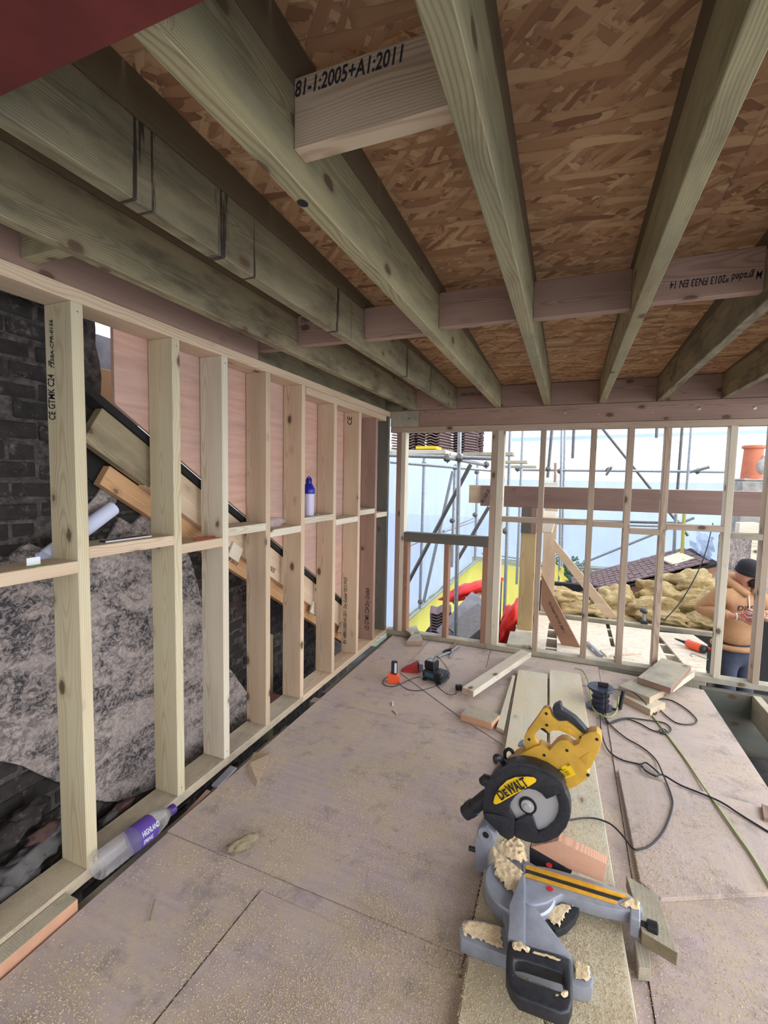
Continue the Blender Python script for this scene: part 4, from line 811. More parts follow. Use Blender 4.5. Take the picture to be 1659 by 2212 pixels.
# far fence half with the no-hands signs
head('rear_fence', [(640, 190), (700, 170), (980, 380), (970, 400), (640, 330)], .055, .03, 'saw_black', f=zB, ch=.003)
for x, y, z_ in ((797, 328, .1195), (803, 515, .1195)):
    c = SI @ at(*zB(x, y), z=z_); lathe('warning_ring', [(.0085, .0), (.0115, .0), (.0115, .0009), (.0085, .0009)], 'ring_red', saw, 24, Matrix.Translation((c.x, c.y, z_-BZ))); lathe('warning_disc', [(0, .0004), (.0084, .0004), (.0084, 0)], 'saw_black', saw, 20, Matrix.Translation((c.x, c.y, z_-BZ)))
    o = bx('warning_bar', (-.009, -.0013, 0), (.009, .0013, .0009), 'ring_red', saw, ch=0); o.matrix_basis = Matrix.Translation((c.x, c.y, z_-BZ+.0005)) @ Matrix.Rotation(-.8, 4, 'Z') @ o.matrix_basis
# sawdust lying on the castings
def dust_patch(px, z, t, f=zB, seed=0, nm='sawdust', par=None):
    P = [SI @ at(*f(*p), z=z) for p in px]; x0, x1 = min(p.x for p in P), max(p.x for p in P); y0, y1 = min(p.y for p in P), max(p.y for p in P); n = 46; V = []; Fc = []; idx = {}
    def ins(x, y):
        c = False; j = len(P)-1
        for i in range(len(P)):
            if (P[i].y > y) != (P[j].y > y) and x < (P[j].x-P[i].x)*(y-P[i].y)/(P[j].y-P[i].y)+P[i].x: c = not c
            j = i
        return c
    def dist(x, y):
        m = 9
        for i in range(len(P)):
            a, b = P[i-1], P[i]; ab = Vector((b.x-a.x, b.y-a.y)); ap = Vector((x-a.x, y-a.y)); u = max(0, min(1, ap.dot(ab)/max(1e-9, ab.dot(ab)))); m = min(m, (ap-ab*u).length)
        return m
    for j in range(n+1):
        for i in range(n+1):
            x, y = x0+(x1-x0)*i/n, y0+(y1-y0)*j/n
            if ins(x, y) and dist(x, y) > .012*max(0, mn.noise((x*70, y*70, seed))+.15):
                h = t*min(1, dist(x, y)/(.35*t+.006))*(.8+.35*mn.noise((x*60+seed, y*60, seed)))+.0012*random.random(); idx[i, j] = len(V); V.append((x, y, z-BZ+max(.0006, h)))
    for (i, j) in idx:
        if (i+1, j) in idx and (i, j+1) in idx and (i+1, j+1) in idx: Fc.append((idx[i, j], idx[i+1, j], idx[i+1, j+1], idx[i, j+1]))
    return tag(mobj(nm, V, Fc, 'sawdust', par or saw, smooth=True), kind='stuff')
dust_patch([(300, 170), (350, 150), (400, 230), (480, 290), (610, 400), (590, 560), (515, 620), (500, 570), (430, 500), (350, 400), (340, 280)], .112, .013, seed=1); dust_patch([(370, 200), (420, 130), (520, 110), (610, 180), (630, 300), (560, 330), (450, 270)], .115, .036, seed=2)
dust_patch([(95, 800), (150, 770), (290, 785), (420, 815), (440, 1010), (300, 960), (110, 890)], .0885, .006, seed=3); dust_patch([(985, 1070), (1120, 1130), (1135, 1230), (1090, 1270), (990, 1250)], .0885, .006, seed=4)
dust_patch([(740, 690), (890, 630), (1010, 650), (940, 720), (880, 830), (800, 790)], .0855, .006, seed=5); dust_patch([(1350, 640), (1430, 590), (1500, 600), (1540, 650), (1520, 690), (1400, 670)], .119, .012, seed=6)
dust_patch([(490, 940), (560, 930), (650, 990), (640, 1030), (560, 1020), (500, 1000)], .1505, .008, seed=7); dust_patch([(830, 1370), (900, 1320), (965, 1330), (940, 1390), (880, 1400)], .1505, .006, seed=8); dust_patch([(505, 1200), (560, 1240), (555, 1265), (520, 1250)], .1505, .004, seed=9); dust_patch([(660, 1000), (780, 1035), (900, 1080), (890, 1100), (760, 1060), (660, 1030)], .1505, .003, seed=10)
# offcut being cut, resting behind the slot
oc = [sl(zB(*p), .050) for p in ((660, 178), (870, 132), (1252, 322), (1232, 462), (955, 370))]
P = [sl(zB(*p), .03) for p in ((870, 140), (1255, 328), (1232, 462), (950, 350), (650, 200))]
oc = head('timber_offcut', [(870, 132), (1255, 322), (1232, 465), (950, 358), (650, 185)], .052, .045, 'endgrain', f=zB, ch=.002)
mw = Matrix.Translation((SO.x, SO.y, BZ)) @ Matrix.Rotation(math.atan2(SD_.y, SD_.x), 4, 'Z'); oc.parent = None; oc.matrix_basis = mw @ oc.matrix_basis; tag(oc, 'cut timber end with pink growth rings propped behind the saw slot', 'offcut')
for o in list(saw.children):
    n = o.name.split('.')[0]; tgt = None
    if n in ('lettering', 'logo_line'): tgt = 'brand_plate' if len(o.data.vertices) and (o.matrix_basis.translation.y < 0 or n == 'logo_line') else 'rating_label'
    elif n == 'housing_screw': tgt = 'motor_housing'
    elif n in ('kerf_strip', 'kerf_slot', 'warning_ring', 'warning_disc', 'warning_bar'): tgt = 'mitre_arm'
    elif n == 'mitre_knob': tgt = 'arm_bracket'
    elif n == 'hinge_pin': tgt = 'hinge_boss'
    elif n in ('arbor_flange', 'flange_ring'): tgt = 'saw_blade'
    elif n in ('trigger', 'grip_ribs', 'grip_cap'): tgt = 'handle'
    if tgt: sub(o, bpy.data.objects[tgt])
# ================================================================== PLANKS AND OFFCUTS ON THE FLOOR
tag(timber('plank', (1.482, 3.91, .019), (1.592, .80, .019), .232, .037, 'plank'), 'long pale plank under the saw, the left one of the pair', 'plank', 'long planks under the saw')
tag(timber('plank', (1.728, 4.02, .019), (1.850, .80, .019), .238, .037, 'plank'), 'long pale plank under the saw, the right one of the pair', 'plank', 'long planks under the saw')
tag(flat('plywood_offcut', [(1335, 1660), (1425, 1688), (1530, 1712), (1659, 1745), (1720, 1800), (1700, 1925), (1654, 1928), (1427, 1940), (1384, 1905)], .019, .0185, 'ply_pale'), 'loose pink plywood sheet lying right of the planks', 'plywood')
def z3(x, y): return (1300+x/3.866, 1640+y/3.866)
o = flat('timber_offcut', [z3(205, 968), z3(470, 1132), z3(632, 1620), z3(335, 1440), z3(255, 1140)], .092, .047, 'grey_timber', side='rafter_old'); tag(o, 'slant-ended timber block propped on the plank edge right of the saw', 'offcut')
o = flat('timber_offcut', [z3(270, 1500), z3(400, 1590), z3(410, 1750), z3(310, 1740)], .046, .0455, 'grey_timber'); tag(o, 'small dusty block wedged under the slant-ended timber block', 'offcut')
def z4(x, y): return (1230+x/5.53, 1420+y/5.53)
tag(flat('timber_offcut', [z4(600, 440), z4(760, 380), z4(1150, 545), z4(968, 622)], .047, .0465, 'plank', ch=.003, side='pine_tan'), 'bottom timber offcut of the pile beside the cable reel', 'offcut', 'offcuts piled beside the cable reel')
tag(flat('timber_offcut', [z4(585, 335), z4(830, 225), z4(1160, 380), z4(960, 482)], .094, .0465, 'grey_timber', ch=.003, side='pine_tan'), 'middle timber offcut of the pile beside the cable reel', 'offcut', 'offcuts piled beside the cable reel')
tag(flat('timber_offcut', [z4(1080, 280), z4(1330, 90), z4(1500, 170), z4(1240, 350)], .094, .0465, 'plank', ch=.003), 'stamped offcut under the right end of the top one', 'offcut', 'offcuts piled beside the cable reel')
tag(flat('timber_offcut', [z4(815, 235), z4(1108, 5), z4(1455, 102), z4(1212, 366)], .142, .0465, 'grey_timber', ch=.003, side='pine_brown'), 'grey broad offcut on top of the pile beside the cable reel', 'offcut', 'offcuts piled beside the cable reel')
def z5(x, y): return (780+x/3.607, 1340+y/3.607)
o = flat('timber_offcut', [z5(775, 728), z5(852, 652), z5(1082, 738), z5(1018, 802)], .052, .047, 'grey_timber', ch=.003, side='raw_orange'); tag(o, 'short block with orange sawn face on the floor left of the planks', 'offcut')
a, b = at(*z5(830, 560), z=.062), at(*z5(1285, 258), z=.095); tag(timber('timber_length', a, b, .098, .047, 'pine_pale', endmat='pine_tan', ch=.003), 'pale timber length lying slantwise across the floor by the far wall', 'timber')
o = flat('batten', [z5(1055, 828), z5(1112, 856), z5(1200, 430), z5(1180, 425)], .032, .025, 'plank'); tag(o, 'thin batten lying against the left plank', 'batten')
o = flat('timber_offcut', [z5(355, 162), z5(415, 82), z5(455, 88), z5(482, 158)], .050, .047, 'grey_timber', ch=.003, side='pine_brown'); tag(o, 'pointed offcut block on the floor by the far corner', 'offcut')
o = flat('board_offcut', [z5(325, 62), z5(430, 38), z5(450, 80), z5(412, 84), z5(385, 100)], .072, .02, 'grey_timber'); tag(o, 'thin grey board end on the far plate by the corner', 'offcut')
o = flat('board_offcut', [z5(1135, 182), z5(1162, 84), z5(1330, 92), z5(1322, 205)], .073, .0225, 'grey_timber', ch=.003); tag(o, 'grey board laid over the far plate between two studs', 'board')
o = flat('timber_offcut', [(1645, 1735), (1675, 1748), (1690, 1775), (1650, 1765)], .04, .0395, 'pine_brown'); tag(o, 'brown block cut by the right edge of the view', 'offcut')
o = prism('gap_block', [(-.034, -.225), (.034, -.225), (.034, .225), (-.034, .225)], .075, 'grey_timber', None, Matrix.Translation((.038, .845, -.04)), ch=.003, side='raw_orange'); tag(o, 'grey block wedged in the gap beside the near bottom plate', 'offcut')
for p in o.data.polygons: pass
# ================================================================== CABLES, REEL
plain('cable_black', lin(30, 32, 38), .5); plain('cable_green', lin(150, 158, 96), .6); plain('reel_blue', lin(40, 46, 64), .45)
def onfloor(px, z=.006): return [at(*p, z=(p[2] if len(p) > 2 else z)) if False else at(p[0], p[1], z=(p[2] if len(p) > 2 else z)) for p in px]
tag(tube('saw_cable', onfloor([(1208, 1772, .12), (1232, 1771, .085), (1262, 1767, .055), (1290, 1769, .05), (1320, 1781, .046), (1345, 1805, .03), (1366, 1832, .028), (1384, 1834, .026), (1410, 1822, .026), (1436, 1790, .026), (1452, 1745, .026), (1450, 1718, .026), (1432, 1672, .026), (1416, 1640), (1388, 1615), (1352, 1594), (1320, 1567), (1300, 1540)], .008), .0042, 'cable_black', n=8, sm=6), 'black saw cable curling off the planks to the reel', 'cable')
tag(tube('power_cable', onfloor([(1296, 1545), (1299, 1580), (1312, 1618), (1340, 1640), (1383, 1652), (1392, 1663, .022), (1415, 1676, .026), (1432, 1674, .026), (1470, 1696, .027), (1520, 1716, .027), (1560, 1734, .03), (1600, 1760, .026), (1665, 1800, .024)], .008), .0045, 'cable_black', n=8, sm=6), 'black mains cable running off to the right edge', 'cable')
tag(tube('knotted_cable', onfloor([(1386, 1650, .014), (1396, 1648, .02), (1412, 1660, .018), (1424, 1672, .018), (1416, 1676, .014), (1400, 1668, .012), (1386, 1656, .012), (1384, 1650, .012)], .012), .0042, 'cable_black', n=8, sm=6), 'loose knot in the black cable beside the plywood sheet', 'cable')
tag(tube('looped_cable', onfloor([(1300, 1500, .12), (1318, 1490, .13), (1350, 1490, .12), (1368, 1496, .10), (1390, 1514, .07), (1404, 1533, .02), (1416, 1543), (1420, 1530), (1418, 1518), (1425, 1510), (1450, 1513), (1480, 1530), (1502, 1550), (1504, 1560), (1490, 1565), (1460, 1561), (1430, 1538), (1421, 1522)], .008), .0045, 'cable_black', n=8, sm=6), 'black cable looping out from the reel in a wide oval', 'cable')
tag(tube('looped_cable', onfloor([(1302, 1540), (1312, 1562), (1330, 1556), (1355, 1551), (1400, 1556), (1435, 1562), (1449, 1574), (1444, 1582), (1432, 1585), (1424, 1579), (1432, 1574), (1440, 1582), (1410, 1578), (1380, 1562), (1350, 1553), (1318, 1562), (1306, 1550)], .008), .0045, 'cable_black', n=8, sm=6), 'black cable in a long narrow loop in front of the reel', 'cable')
tag(tube('green_line', onfloor([(1241, 1443, .05), (1258, 1449, .045), (1270, 1470, .03), (1275, 1500), (1281, 1530), (1300, 1546), (1318, 1548), (1332, 1535, .02), (1336, 1505, .05)], .01), .006, 'cable_green', n=8, sm=6), 'pale green hose curving round the cable reel', 'hose')
tag(tube('green_line', onfloor([(1409, 1546), (1440, 1586), (1480, 1640), (1520, 1700, .012), (1545, 1735, .026), (1590, 1800, .026), (1625, 1850, .026), (1668, 1922, .026)], .006), .005, 'cable_green', n=8, sm=6), 'pale green cord stretched straight across the floor', 'cord')
rp_ = at(1290, 1545, z=0); rc = at(*z4(330, 620), z=.0)
rl = empty('cable_reel', (rc.x+.02, rc.y+.04, .0), label='dark blue cable reel standing on the floor behind the saw', cat='reel')
lathe('flange', [(0, .004), (.085, .004), (.088, .010), (.02, .013), (0, .013)], 'reel_blue', rl, 28); lathe('drum', [(.055, .0135), (.05, .11), (.058, .135)], 'reel_blue', rl, 24); lathe('flange', [(.0, .136), (.085, .136), (.09, .145), (.085, .152), (.06, .150), (.03, .156), (0, .156)], 'reel_blue', rl, 28)
bx('reel_handle', (-.02, -.012, .1565), (.05, .012, .185), 'rubber', rl, ch=.004); tube('winding', [(.058*math.cos(a*.7), .058*math.sin(a*.7), .02+.0125*a/3) for a in range(24)], .0045, 'cable_black', rl, 6)
tube('reel_bracket', [(.03, -.085, .16), (.03, -.09, .08), (.03, -.088, .015)], .006, 'rubber', rl, 8)
hc = at(*z4(600, 640), z=.0)
hx = empty('spiral_hose', (hc.x, hc.y, .012), label='short black ribbed hose standing beside the reel', cat='hose')
lathe('ribbed_tube', [(0, 0)]+[(.011+(.004 if k % 2 else 0), .006*k) for k in range(24)]+[(0, .142)], 'rubber', hx, 14, Matrix.Rotation(.12, 4, 'Y')); tube('hose_tail', [(0, 0, .005), (-.02, -.01, .0), (-.05, -.01, -.004)], .008, 'rubber', hx, 8, 4)
# ================================================================== TOOLS BY THE FAR WALL
plain('charger_black', lin(36, 40, 46), .5); plain('charger_orange', lin(236, 92, 48), .45); plain('tool_red', lin(178, 40, 42), .5); plain('tool_grey', lin(150, 152, 158), .4, .5); plain('teal_label', lin(40, 90, 110), .5); plain('white_label', lin(214, 216, 222), .6)
oc_ = at(*z5(255, 480), z=0)
ob = empty('battery_charger', (oc_.x, oc_.y, .004), .25, label='orange charger base holding an upright black battery pack', cat='charger')
V = [(-.05, -.035, 0), (.05, -.035, 0), (.05, .035, 0), (-.05, .035, 0), (-.04, -.03, .07), (.045, -.03, .052), (.045, .03, .052), (-.04, .03, .07)]
mobj('charger_base', V, [(0, 1, 2, 3), (4, 5, 6, 7), (0, 1, 5, 4), (1, 2, 6, 5), (2, 3, 7, 6), (3, 0, 4, 7)], 'charger_orange', ob)
bx('battery_pack', (-.022, -.014, .062), (.026, .02, .165), 'charger_black', ob, ch=.005, grain=2); bx('battery_label', (.004, -.0155, .075), (.022, -.0142, .155), 'white_label', ob, ch=0, grain=2)
cc = at(*z5(575, 470), z=0)
cb = empty('charger_box', (cc.x, cc.y, .004), -.25, label='black battery charger with a pack clipped on, cable round it', cat='charger')
bx('charger_body', (-.09, -.06, .012), (.095, .07, .085), 'charger_black', cb, ch=.015); bx('battery_pack', (-.085, -.03, .086), (.005, .055, .15), 'rubber', cb, ch=.006); bx('battery_label', (-.072, -.015, .1505), (-.01, .04, .1515), 'tool_grey', cb, ch=0); bx('teal_panel', (-.06, -.0615, .04), (.02, -.0605, .075), 'teal_label', cb, ch=0); bx('side_rib', (.03, -.062, .02), (.07, -.0605, .08), 'rubber', cb, ch=.0005, grain=2)
for x in (-.07, .06): lathe('rubber_foot', [(.0, 0), (.018, 0), (.02, .006), (.018, .0125), (0, .0125)], 'rubber', cb, 12, Matrix.Translation((x, -.045, 0)))
tube('wound_cable', [(.05, -.07, .03), (.09, -.06, .05), (.10, 0, .09), (.08, .05, .10), (.03, .06, .14), (0, .02, .19), (-.01, -.02, .16), (.02, -.05, .09), (.03, -.07, .03)], .003, 'cable_black', cb, 6, 6)
tag(tube('charger_cable', onfloor([z5(285, 482)+(.03,), z5(330, 520), z5(390, 545), z5(470, 545), z5(560, 520), z5(640, 490), z5(690, 440, )+(.03,), z5(680, 380)+(.07,)], .005), .0028, 'cable_black', n=6, sm=6), 'thin cable looping in front of the black charger', 'cable')
tag(tube('charger_cable', onfloor([z5(210, 440)+(.04,), z5(178, 460), z5(172, 490), z5(205, 512), z5(260, 515), z5(320, 490), z5(400, 455), z5(465, 440)], .005), .0028, 'cable_black', n=6, sm=6), 'thin cable looping round the orange charger base', 'cable')
tag(tube('charger_cable', onfloor([z5(580, 500), z5(640, 555), z5(690, 580), z5(730, 575), z5(745, 560)+(.02,)], .005), .0028, 'cable_black', n=6, sm=6), 'thin cable running from the black charger to a plug', 'cable')
pc = at(*z5(765, 545), z=0); pg = empty('mains_plug', (pc.x, pc.y, .0), .6, label='black mains plug lying at the end of the slanting timber', cat='plug')
bx('plug_body', (-.028, -.018, .004), (.022, .018, .042), 'rubber', pg, ch=.006); 
for y in (-.011, .011): bx('pin', (.0225, y-.003, .02), (.042, y+.003, .024), 'screw_steel', pg, ch=.0005)
bx('pin', (.0225, -.002, .032), (.046, .002, .038), 'screw_steel', pg, ch=.0005)
rc2 = at(*z5(390, 395), z=0); rw = empty('red_case', (rc2.x, rc2.y, .004), .35, label='red and grey tool case lying behind the orange charger', cat='case')
mobj('case_shell', [(-.085, -.04, 0), (.06, -.05, 0), (.07, .05, 0), (-.08, .03, 0), (-.07, -.02, .015), (.05, -.04, .065), (.055, .04, .075), (-.06, .02, .02)], [(0, 1, 2, 3), (4, 5, 6, 7), (0, 1, 5, 4), (1, 2, 6, 5), (2, 3, 7, 6), (3, 0, 4, 7)], 'tool_red', rw); bx('case_panel', (.0605, -.035, .008), (.10, .045, .07), 'tool_grey', rw, ch=.006, grain=2)
# pliers
pl = [at(*z5(x, y), z=.012) for x, y in ((600, 285), (690, 245), (690, 290), (655, 245), (745, 180), (775, 185), (720, 240))]
pr = empty('pliers', tuple(at(*z5(700, 240), z=.004)), label='silver locking pliers lying open on the floor by the far plate', cat='pliers')
def pt(x, y, z=.014): return at(*z5(x, y), z=z)-pr.location
tube('handle', [pt(598, 288), pt(640, 268), pt(695, 250)], [.012, .016, .010], 'tool_grey', pr, 8, 4); tube('handle', [pt(642, 248), pt(660, 235), pt(705, 225)], [.009, .010, .010], 'rubber', pr, 8, 4); tube('lever', [pt(690, 290), pt(702, 262), pt(715, 240)], [.007, .008, .008], 'tool_grey', pr, 8, 3)
tube('jaw', [pt(705, 240), pt(745, 215), pt(772, 195)], [.014, .016, .008], 'tool_grey', pr, 8, 4); tube('jaw', [pt(695, 225), pt(725, 190), pt(740, 180)], [.012, .012, .008], 'cripple_red', pr, 8, 4); tube('rivet', [pt(710, 235, .004), pt(710, 235, .034)], .008, 'screw_steel', pr, 8)
# ================================================================== THINGS ALONG THE LEFT WALL
def pet(name='bottle_clear', col=(.86, .88, .98)):
    t = NT(name); t.done(col, .06); t.b.inputs['Transmission Weight'].default_value = .85; t.b.inputs['IOR'].default_value = 1.25; t.b.inputs['Alpha'].default_value = .55; M[name] = t.m
pet(); plain('cap_purple', lin(70, 40, 120), .4); plain('label_purple', lin(88, 60, 150), .5)
def bottle(root, L, R, cap, label=None):
    prof = [(0, 0), (R*.7, .0), (R*.96, .012)]+[(R*(1-.05*(k % 2)), .03+k*L*.028) for k in range(10)]+[(R, L*.40), (R, L*.62), (R*.96, L*.70), (R*.75, L*.82), (R*.42, L*.90), (R*.38, L*.93), (R*.38, L*.945)]
    lathe('bottle_body', prof, 'bottle_clear', root, 24); lathe('cap', [(R*.40, L*.935), (R*.43, L*.94), (R*.43, L*.995), (R*.38, L), (0, L)], cap, root, 18)
    if label: lathe('label_band', [(R*1.01, L*.44), (R*1.012, L*.445), (R*1.012, L*.655), (R*.99, L*.66)], label, root, 24)
A = at(218, 1890, z=.06); B = at(383, 1745, z=.06)
bo = empty('water_bottle', tuple(A), label='large clear water bottle with purple cap lying along the gap', cat='bottle'); d = (B-A)
bo.matrix_basis = mat3((A.x+.005, A.y, .058), Vector((0, 0, 1)).cross(d), (0, 0, 1)) @ Matrix.Rotation(math.pi, 4, 'Z') if False else Matrix.Translation((.045, A.y, .072)) @ (Vector((d.x*0, d.y, -.02)).to_track_quat('Z', 'Y').to_matrix().to_4x4())
bottle(bo, d.length, .052, 'cap_purple', 'label_purple')
LBL = 150
for k, (tx, s_) in enumerate((('HIGHLAND', .030), ('SPRING', .026))):
    rr_ = .0535; 
    text('label_text', tx, s_, 'white_label', bo, Matrix.Rotation(math.radians(LBL+34*k), 4, 'Z') @ mat3((rr_, 0, d.length*.455), (0, 0, 1), (0, -1, 0)), xs=.55)
# paper roll and other things lying on the noggins
tb = NT('drawing_paper'); M['drawing_paper'] = tb.done(lin(206, 212, 236), .7)
A = at(98, 1205, x=-.19); B = at(243, 1098, x=-.235)
pr_ = empty('paper_roll', tuple(A), label='rolled white drawing leaning on the ledge behind the first stud', cat='paper roll')
bo_m = Matrix.Translation(A) @ (B-A).to_track_quat('Z', 'Y').to_matrix().to_4x4(); pr_.matrix_basis = bo_m; LL = (B-A).length
V = []; Fc = []; n = 60
for j, zz in enumerate((0, LL)):
    for k in range(n+1):
        a = 2*math.pi*2.2*k/n; r = .030+.004*k/n; V.append((r*math.cos(a), r*math.sin(a), zz+(0 if k < n*.8 else -.01)))
for k in range(n): Fc.append((k, k+1, n+1+k+1, n+1+k))
mobj('paper', V, Fc, 'drawing_paper', pr_, smooth=True); lathe('roll_core', [(.028, .004), (.029, .004), (.029, LL-.004), (.028, LL-.004)], 'drawing_paper', pr_, 20)
def ledge(px, x=-.05): return [at(*p, x=x) for p in px]
cd = empty('folded_card', (-.07, .985, 1.279), label='folded white card standing on the lowest left ledge', cat='card')
c_a, c_b = at(57, 1208, x=-.05), at(82, 1212, x=-.05); cd.location = (-.05, c_a.y, 1.2785)
bx('card_face', (-.001, 0, .0), (.001, .045, .028), 'paper_white', cd, ch=0); bx('card_base', (.001, 0, .0), (.05, .045, .0015), 'cable_green', cd, ch=0)
la, lb = at(238, 1166, z=1.33), at(322, 1155, z=1.33)
lv = empty('metal_rule', (-.06, 1.36, 1.3265), label='dark metal rule lying on the second ledge', cat='ruler'); bx('rule_bar', (-.02, -.06, 0), (.015, .16, .007), 'charger_black', lv, ch=.001); bx('rule_edge', (.0152, -.06, 0), (.02, .16, .006), 'white_label', lv, ch=0)
pn = empty('carpenter_pencil', (-.05, 1.83, 1.2785), label='red pencil lying on the third ledge', cat='pencil'); bx('shaft', (-.004, -.05, 0), (.004, .10, .007), 'tool_red', pn, ch=.001); mobj('tip', [(-.004, .1, 0), (.004, .1, 0), (.004, .1, .007), (-.004, .1, .007), (0, .12, .003)], [(0, 1, 4), (1, 2, 4), (2, 3, 4), (3, 0, 4)], 'pine_pale', pn)
b2 = empty('water_bottle', (-.075, 2.385, 1.31), label='small clear crushed bottle lying on the ledge between studs', cat='bottle'); b2.matrix_basis = Matrix.Translation((-.075, 2.38, 1.2785+.034)) @ Vector((0, 1, 0)).to_track_quat('Z', 'Y').to_matrix().to_4x4(); bottle(b2, .23, .033, 'bottle_clear')
plain('shaker_blue', lin(28, 34, 150), .35); plain('shaker_body', lin(196, 190, 214), .35)
bs = at(668, 1113, x=-.07); sk = empty('shaker_bottle', (-.075, bs.y+.0, 1.3265), label='translucent shaker bottle with deep blue lid on the ledge', cat='bottle')
lathe('body', [(0, 0), (.036, 0), (.038, .01), (.042, .16)], 'shaker_body', sk, 20); lathe('lid', [(.044, .1605), (.046, .165), (.046, .20), (.030, .22), (.026, .235), (0, .235)], 'shaker_blue', sk, 20); lathe('spout', [(.018, .2355), (.018, .27), (.014, .275), (0, .275)], 'shaker_blue', sk, 14, Matrix.Translation((0, .0, 0))); tube('flip_loop', [(-.02, 0, .232), (-.022, 0, .262), (0, 0, .285), (.022, 0, .262), (.02, 0, .232)], .004, 'shaker_blue', sk, 6, 4)
lump('brass_fitting', (0, 0, 0), (.008, .008, .008), 'screw_steel', 1, .1, 0, None, sub=2)
o = bpy.data.objects['brass_fitting']; o.matrix_basis = Matrix.Translation((-.03, 2.98, 1.334)); tag(o, 'small round metal fitting on the ledge beside the shaker', 'fitting')
# little things on the floor
def z6(x, y): return (x/2.37, 1700+y/2.37)
a, b = at(*z6(765, 680), z=.004), at(*z6(793, 570), z=.004); d = b-a; sw = empty('screw', tuple(a), label='single brass-coloured screw lying on the floor', cat='screw')
sw.matrix_basis = Matrix.Translation(a) @ d.to_track_quat('Z', 'Y').to_matrix().to_4x4(); lathe('head', [(0, 0), (.0045, 0), (.002, .004)], 'screw_steel', sw, 10); lathe('shank', [(.002, .004)]+[(.0016+(.0008 if k % 2 else 0), .004+k*(d.length-.01)/24) for k in range(24)]+[(0, d.length)], 'screw_steel', sw, 8)
P = [at(533, 1660, z=.001), at(553, 1700, z=.001), at(585, 1625, z=.001), at(548, 1625, z=.001)]; c = sum(P, Vector())/4
o = mobj('timber_wedge', [P[0]-c, P[1]-c, P[2]-c, P[3]-c, at(540, 1648, z=.03)-c, at(583, 1628, z=.055)-c, at(556, 1690, z=.012)-c], [(0, 1, 2, 3), (0, 4, 6, 1), (4, 5, 6), (6, 5, 2, 1), (3, 2, 5), (0, 3, 5, 4)], 'pine_tan'); o.matrix_basis = Matrix.Translation(c); tag(o, 'thin triangular timber wedge on the plywood near the gap', 'offcut')
c = at(525, 1822, z=.02); o = lump('wood_knot', (0, 0, 0), (.026, .070, .024), 'rafter_old', 6, .6, 0, None, sub=3); o.matrix_basis = Matrix.Translation((c.x, c.y, .018)) @ Matrix.Rotation(-.45, 4, 'Z'); tag(o, 'greenish broken wood knot lying on the plywood', 'wood chip')
c = at(485, 1680, z=.0); o = bx('slate_shim', (-.022, -.075, 0), (.022, .075, .012), 'slate'); o.matrix_basis = Matrix.Translation((.055, c.y, .0)) @ Matrix.Rotation(.12, 4, 'X') @ o.matrix_basis; tag(o, 'blue-grey slate sliver lying over the floor gap', 'slate')
c = at(412, 1725, z=.0); o = bx('timber_sliver', (-.012, -.09, 0), (.012, .09, .016), 'pine_brown'); o.matrix_basis = Matrix.Translation((.045, c.y, -.03)) @ Matrix.Rotation(.15, 4, 'X') @ o.matrix_basis; tag(o, 'brown timber sliver stuck in the floor gap', 'offcut')
for i, (x, y, lab) in enumerate(((455, 670, 'longer shaving'), (470, 715, 'curled shaving'))):
    c = at(*z5(x-210, y-20), z=.004); o = bx('wood_shaving', (-.006, -.03, 0), (.006, .03, .008), 'pine_pale', ch=.002); o.matrix_basis = Matrix.Translation((c.x+.015*i, c.y-.03*i, .001)) @ Matrix.Rotation(.4+.5*i, 4, 'Z') @ o.matrix_basis; tag(o, lab+' on the floor in front of the orange charger', 'shaving')
# things on the deck and the plate outside
c = at(1391, 1350, y=5.9); dr = empty('cordless_drill', (c.x, 5.90, .0105), label='black cordless driver standing on its battery on the deck edge', cat='drill')
bx('battery', (-.035, -.025, 0), (.035, .025, .04), 'charger_black', dr, ch=.006); tube('grip', [(0, 0, .038), (-.005, 0, .09), (-.005, 0, .13)], [.019, .017, .02], 'tool_grey', dr, 10); tube('motor', [(-.02, .05, .145), (-.02, .045, .145), (-.01, 0, .15), (.0, -.05, .15), (.0, -.085, .15)], [.02, .028, .028, .024, .010], 'charger_black', dr, 12)
a, b = at(1455, 1384, z=DZ+.045), at(1512, 1405, z=DZ+.045); og = empty('caulking_tool', tuple(at(1487, 1400, z=DZ)), math.atan2((b-a).y, (b-a).x), label='orange power tool lying on the strand board deck', cat='power tool')
tube('body', [(-.02, 0, .045), (-.01, 0, .045), (.13, 0, .045), (.135, 0, .045)], [.03, .042, .042, .036], 'charger_orange', og, 8); tube('end_cap', [(.1355, 0, .045), (.165, 0, .045), (.175, 0, .045)], [.040, .040, .03], 'charger_black', og, 8); tube('nose', [(-.0205, 0, .045), (-.06, 0, .045), (-.11, 0, .045), (-.15, 0, .045)], [.024, .014, .010, .006], 'rubber', og, 10); tube('handle', [(.03, .05, .03), (.10, .09, .03), (.16, .10, .03)], [.018, .02, .016], 'charger_orange', og, 8, 3)
a, b = at(1268, 1390, z=DZ+.02), at(1300, 1420, z=DZ+.02); lvl = empty('spirit_level', tuple((a+b)/2-Vector((0, 0, .02))), math.atan2((b-a).y, (b-a).x), label='grey spirit level lying on the deck behind the far plate', cat='level'); L2 = (b-a).length/2
bx('beam', (-L2, -.013, .001), (L2, .013, .045), 'tool_grey', lvl, ch=.002); bx('vial', (-.03, -.0145, .012), (.03, -.0132, .035), 'white_label', lvl, ch=0)
o = flat('strand_board_offcut', [(1296, 1403), (1310, 1416), (1332, 1413), (1385, 1409), (1385, 1400), (1340, 1395)], DZ+.02, .0195, 'osb_deck'); tag(o, 'shaped strand board offcut lying on the deck boards', 'board')
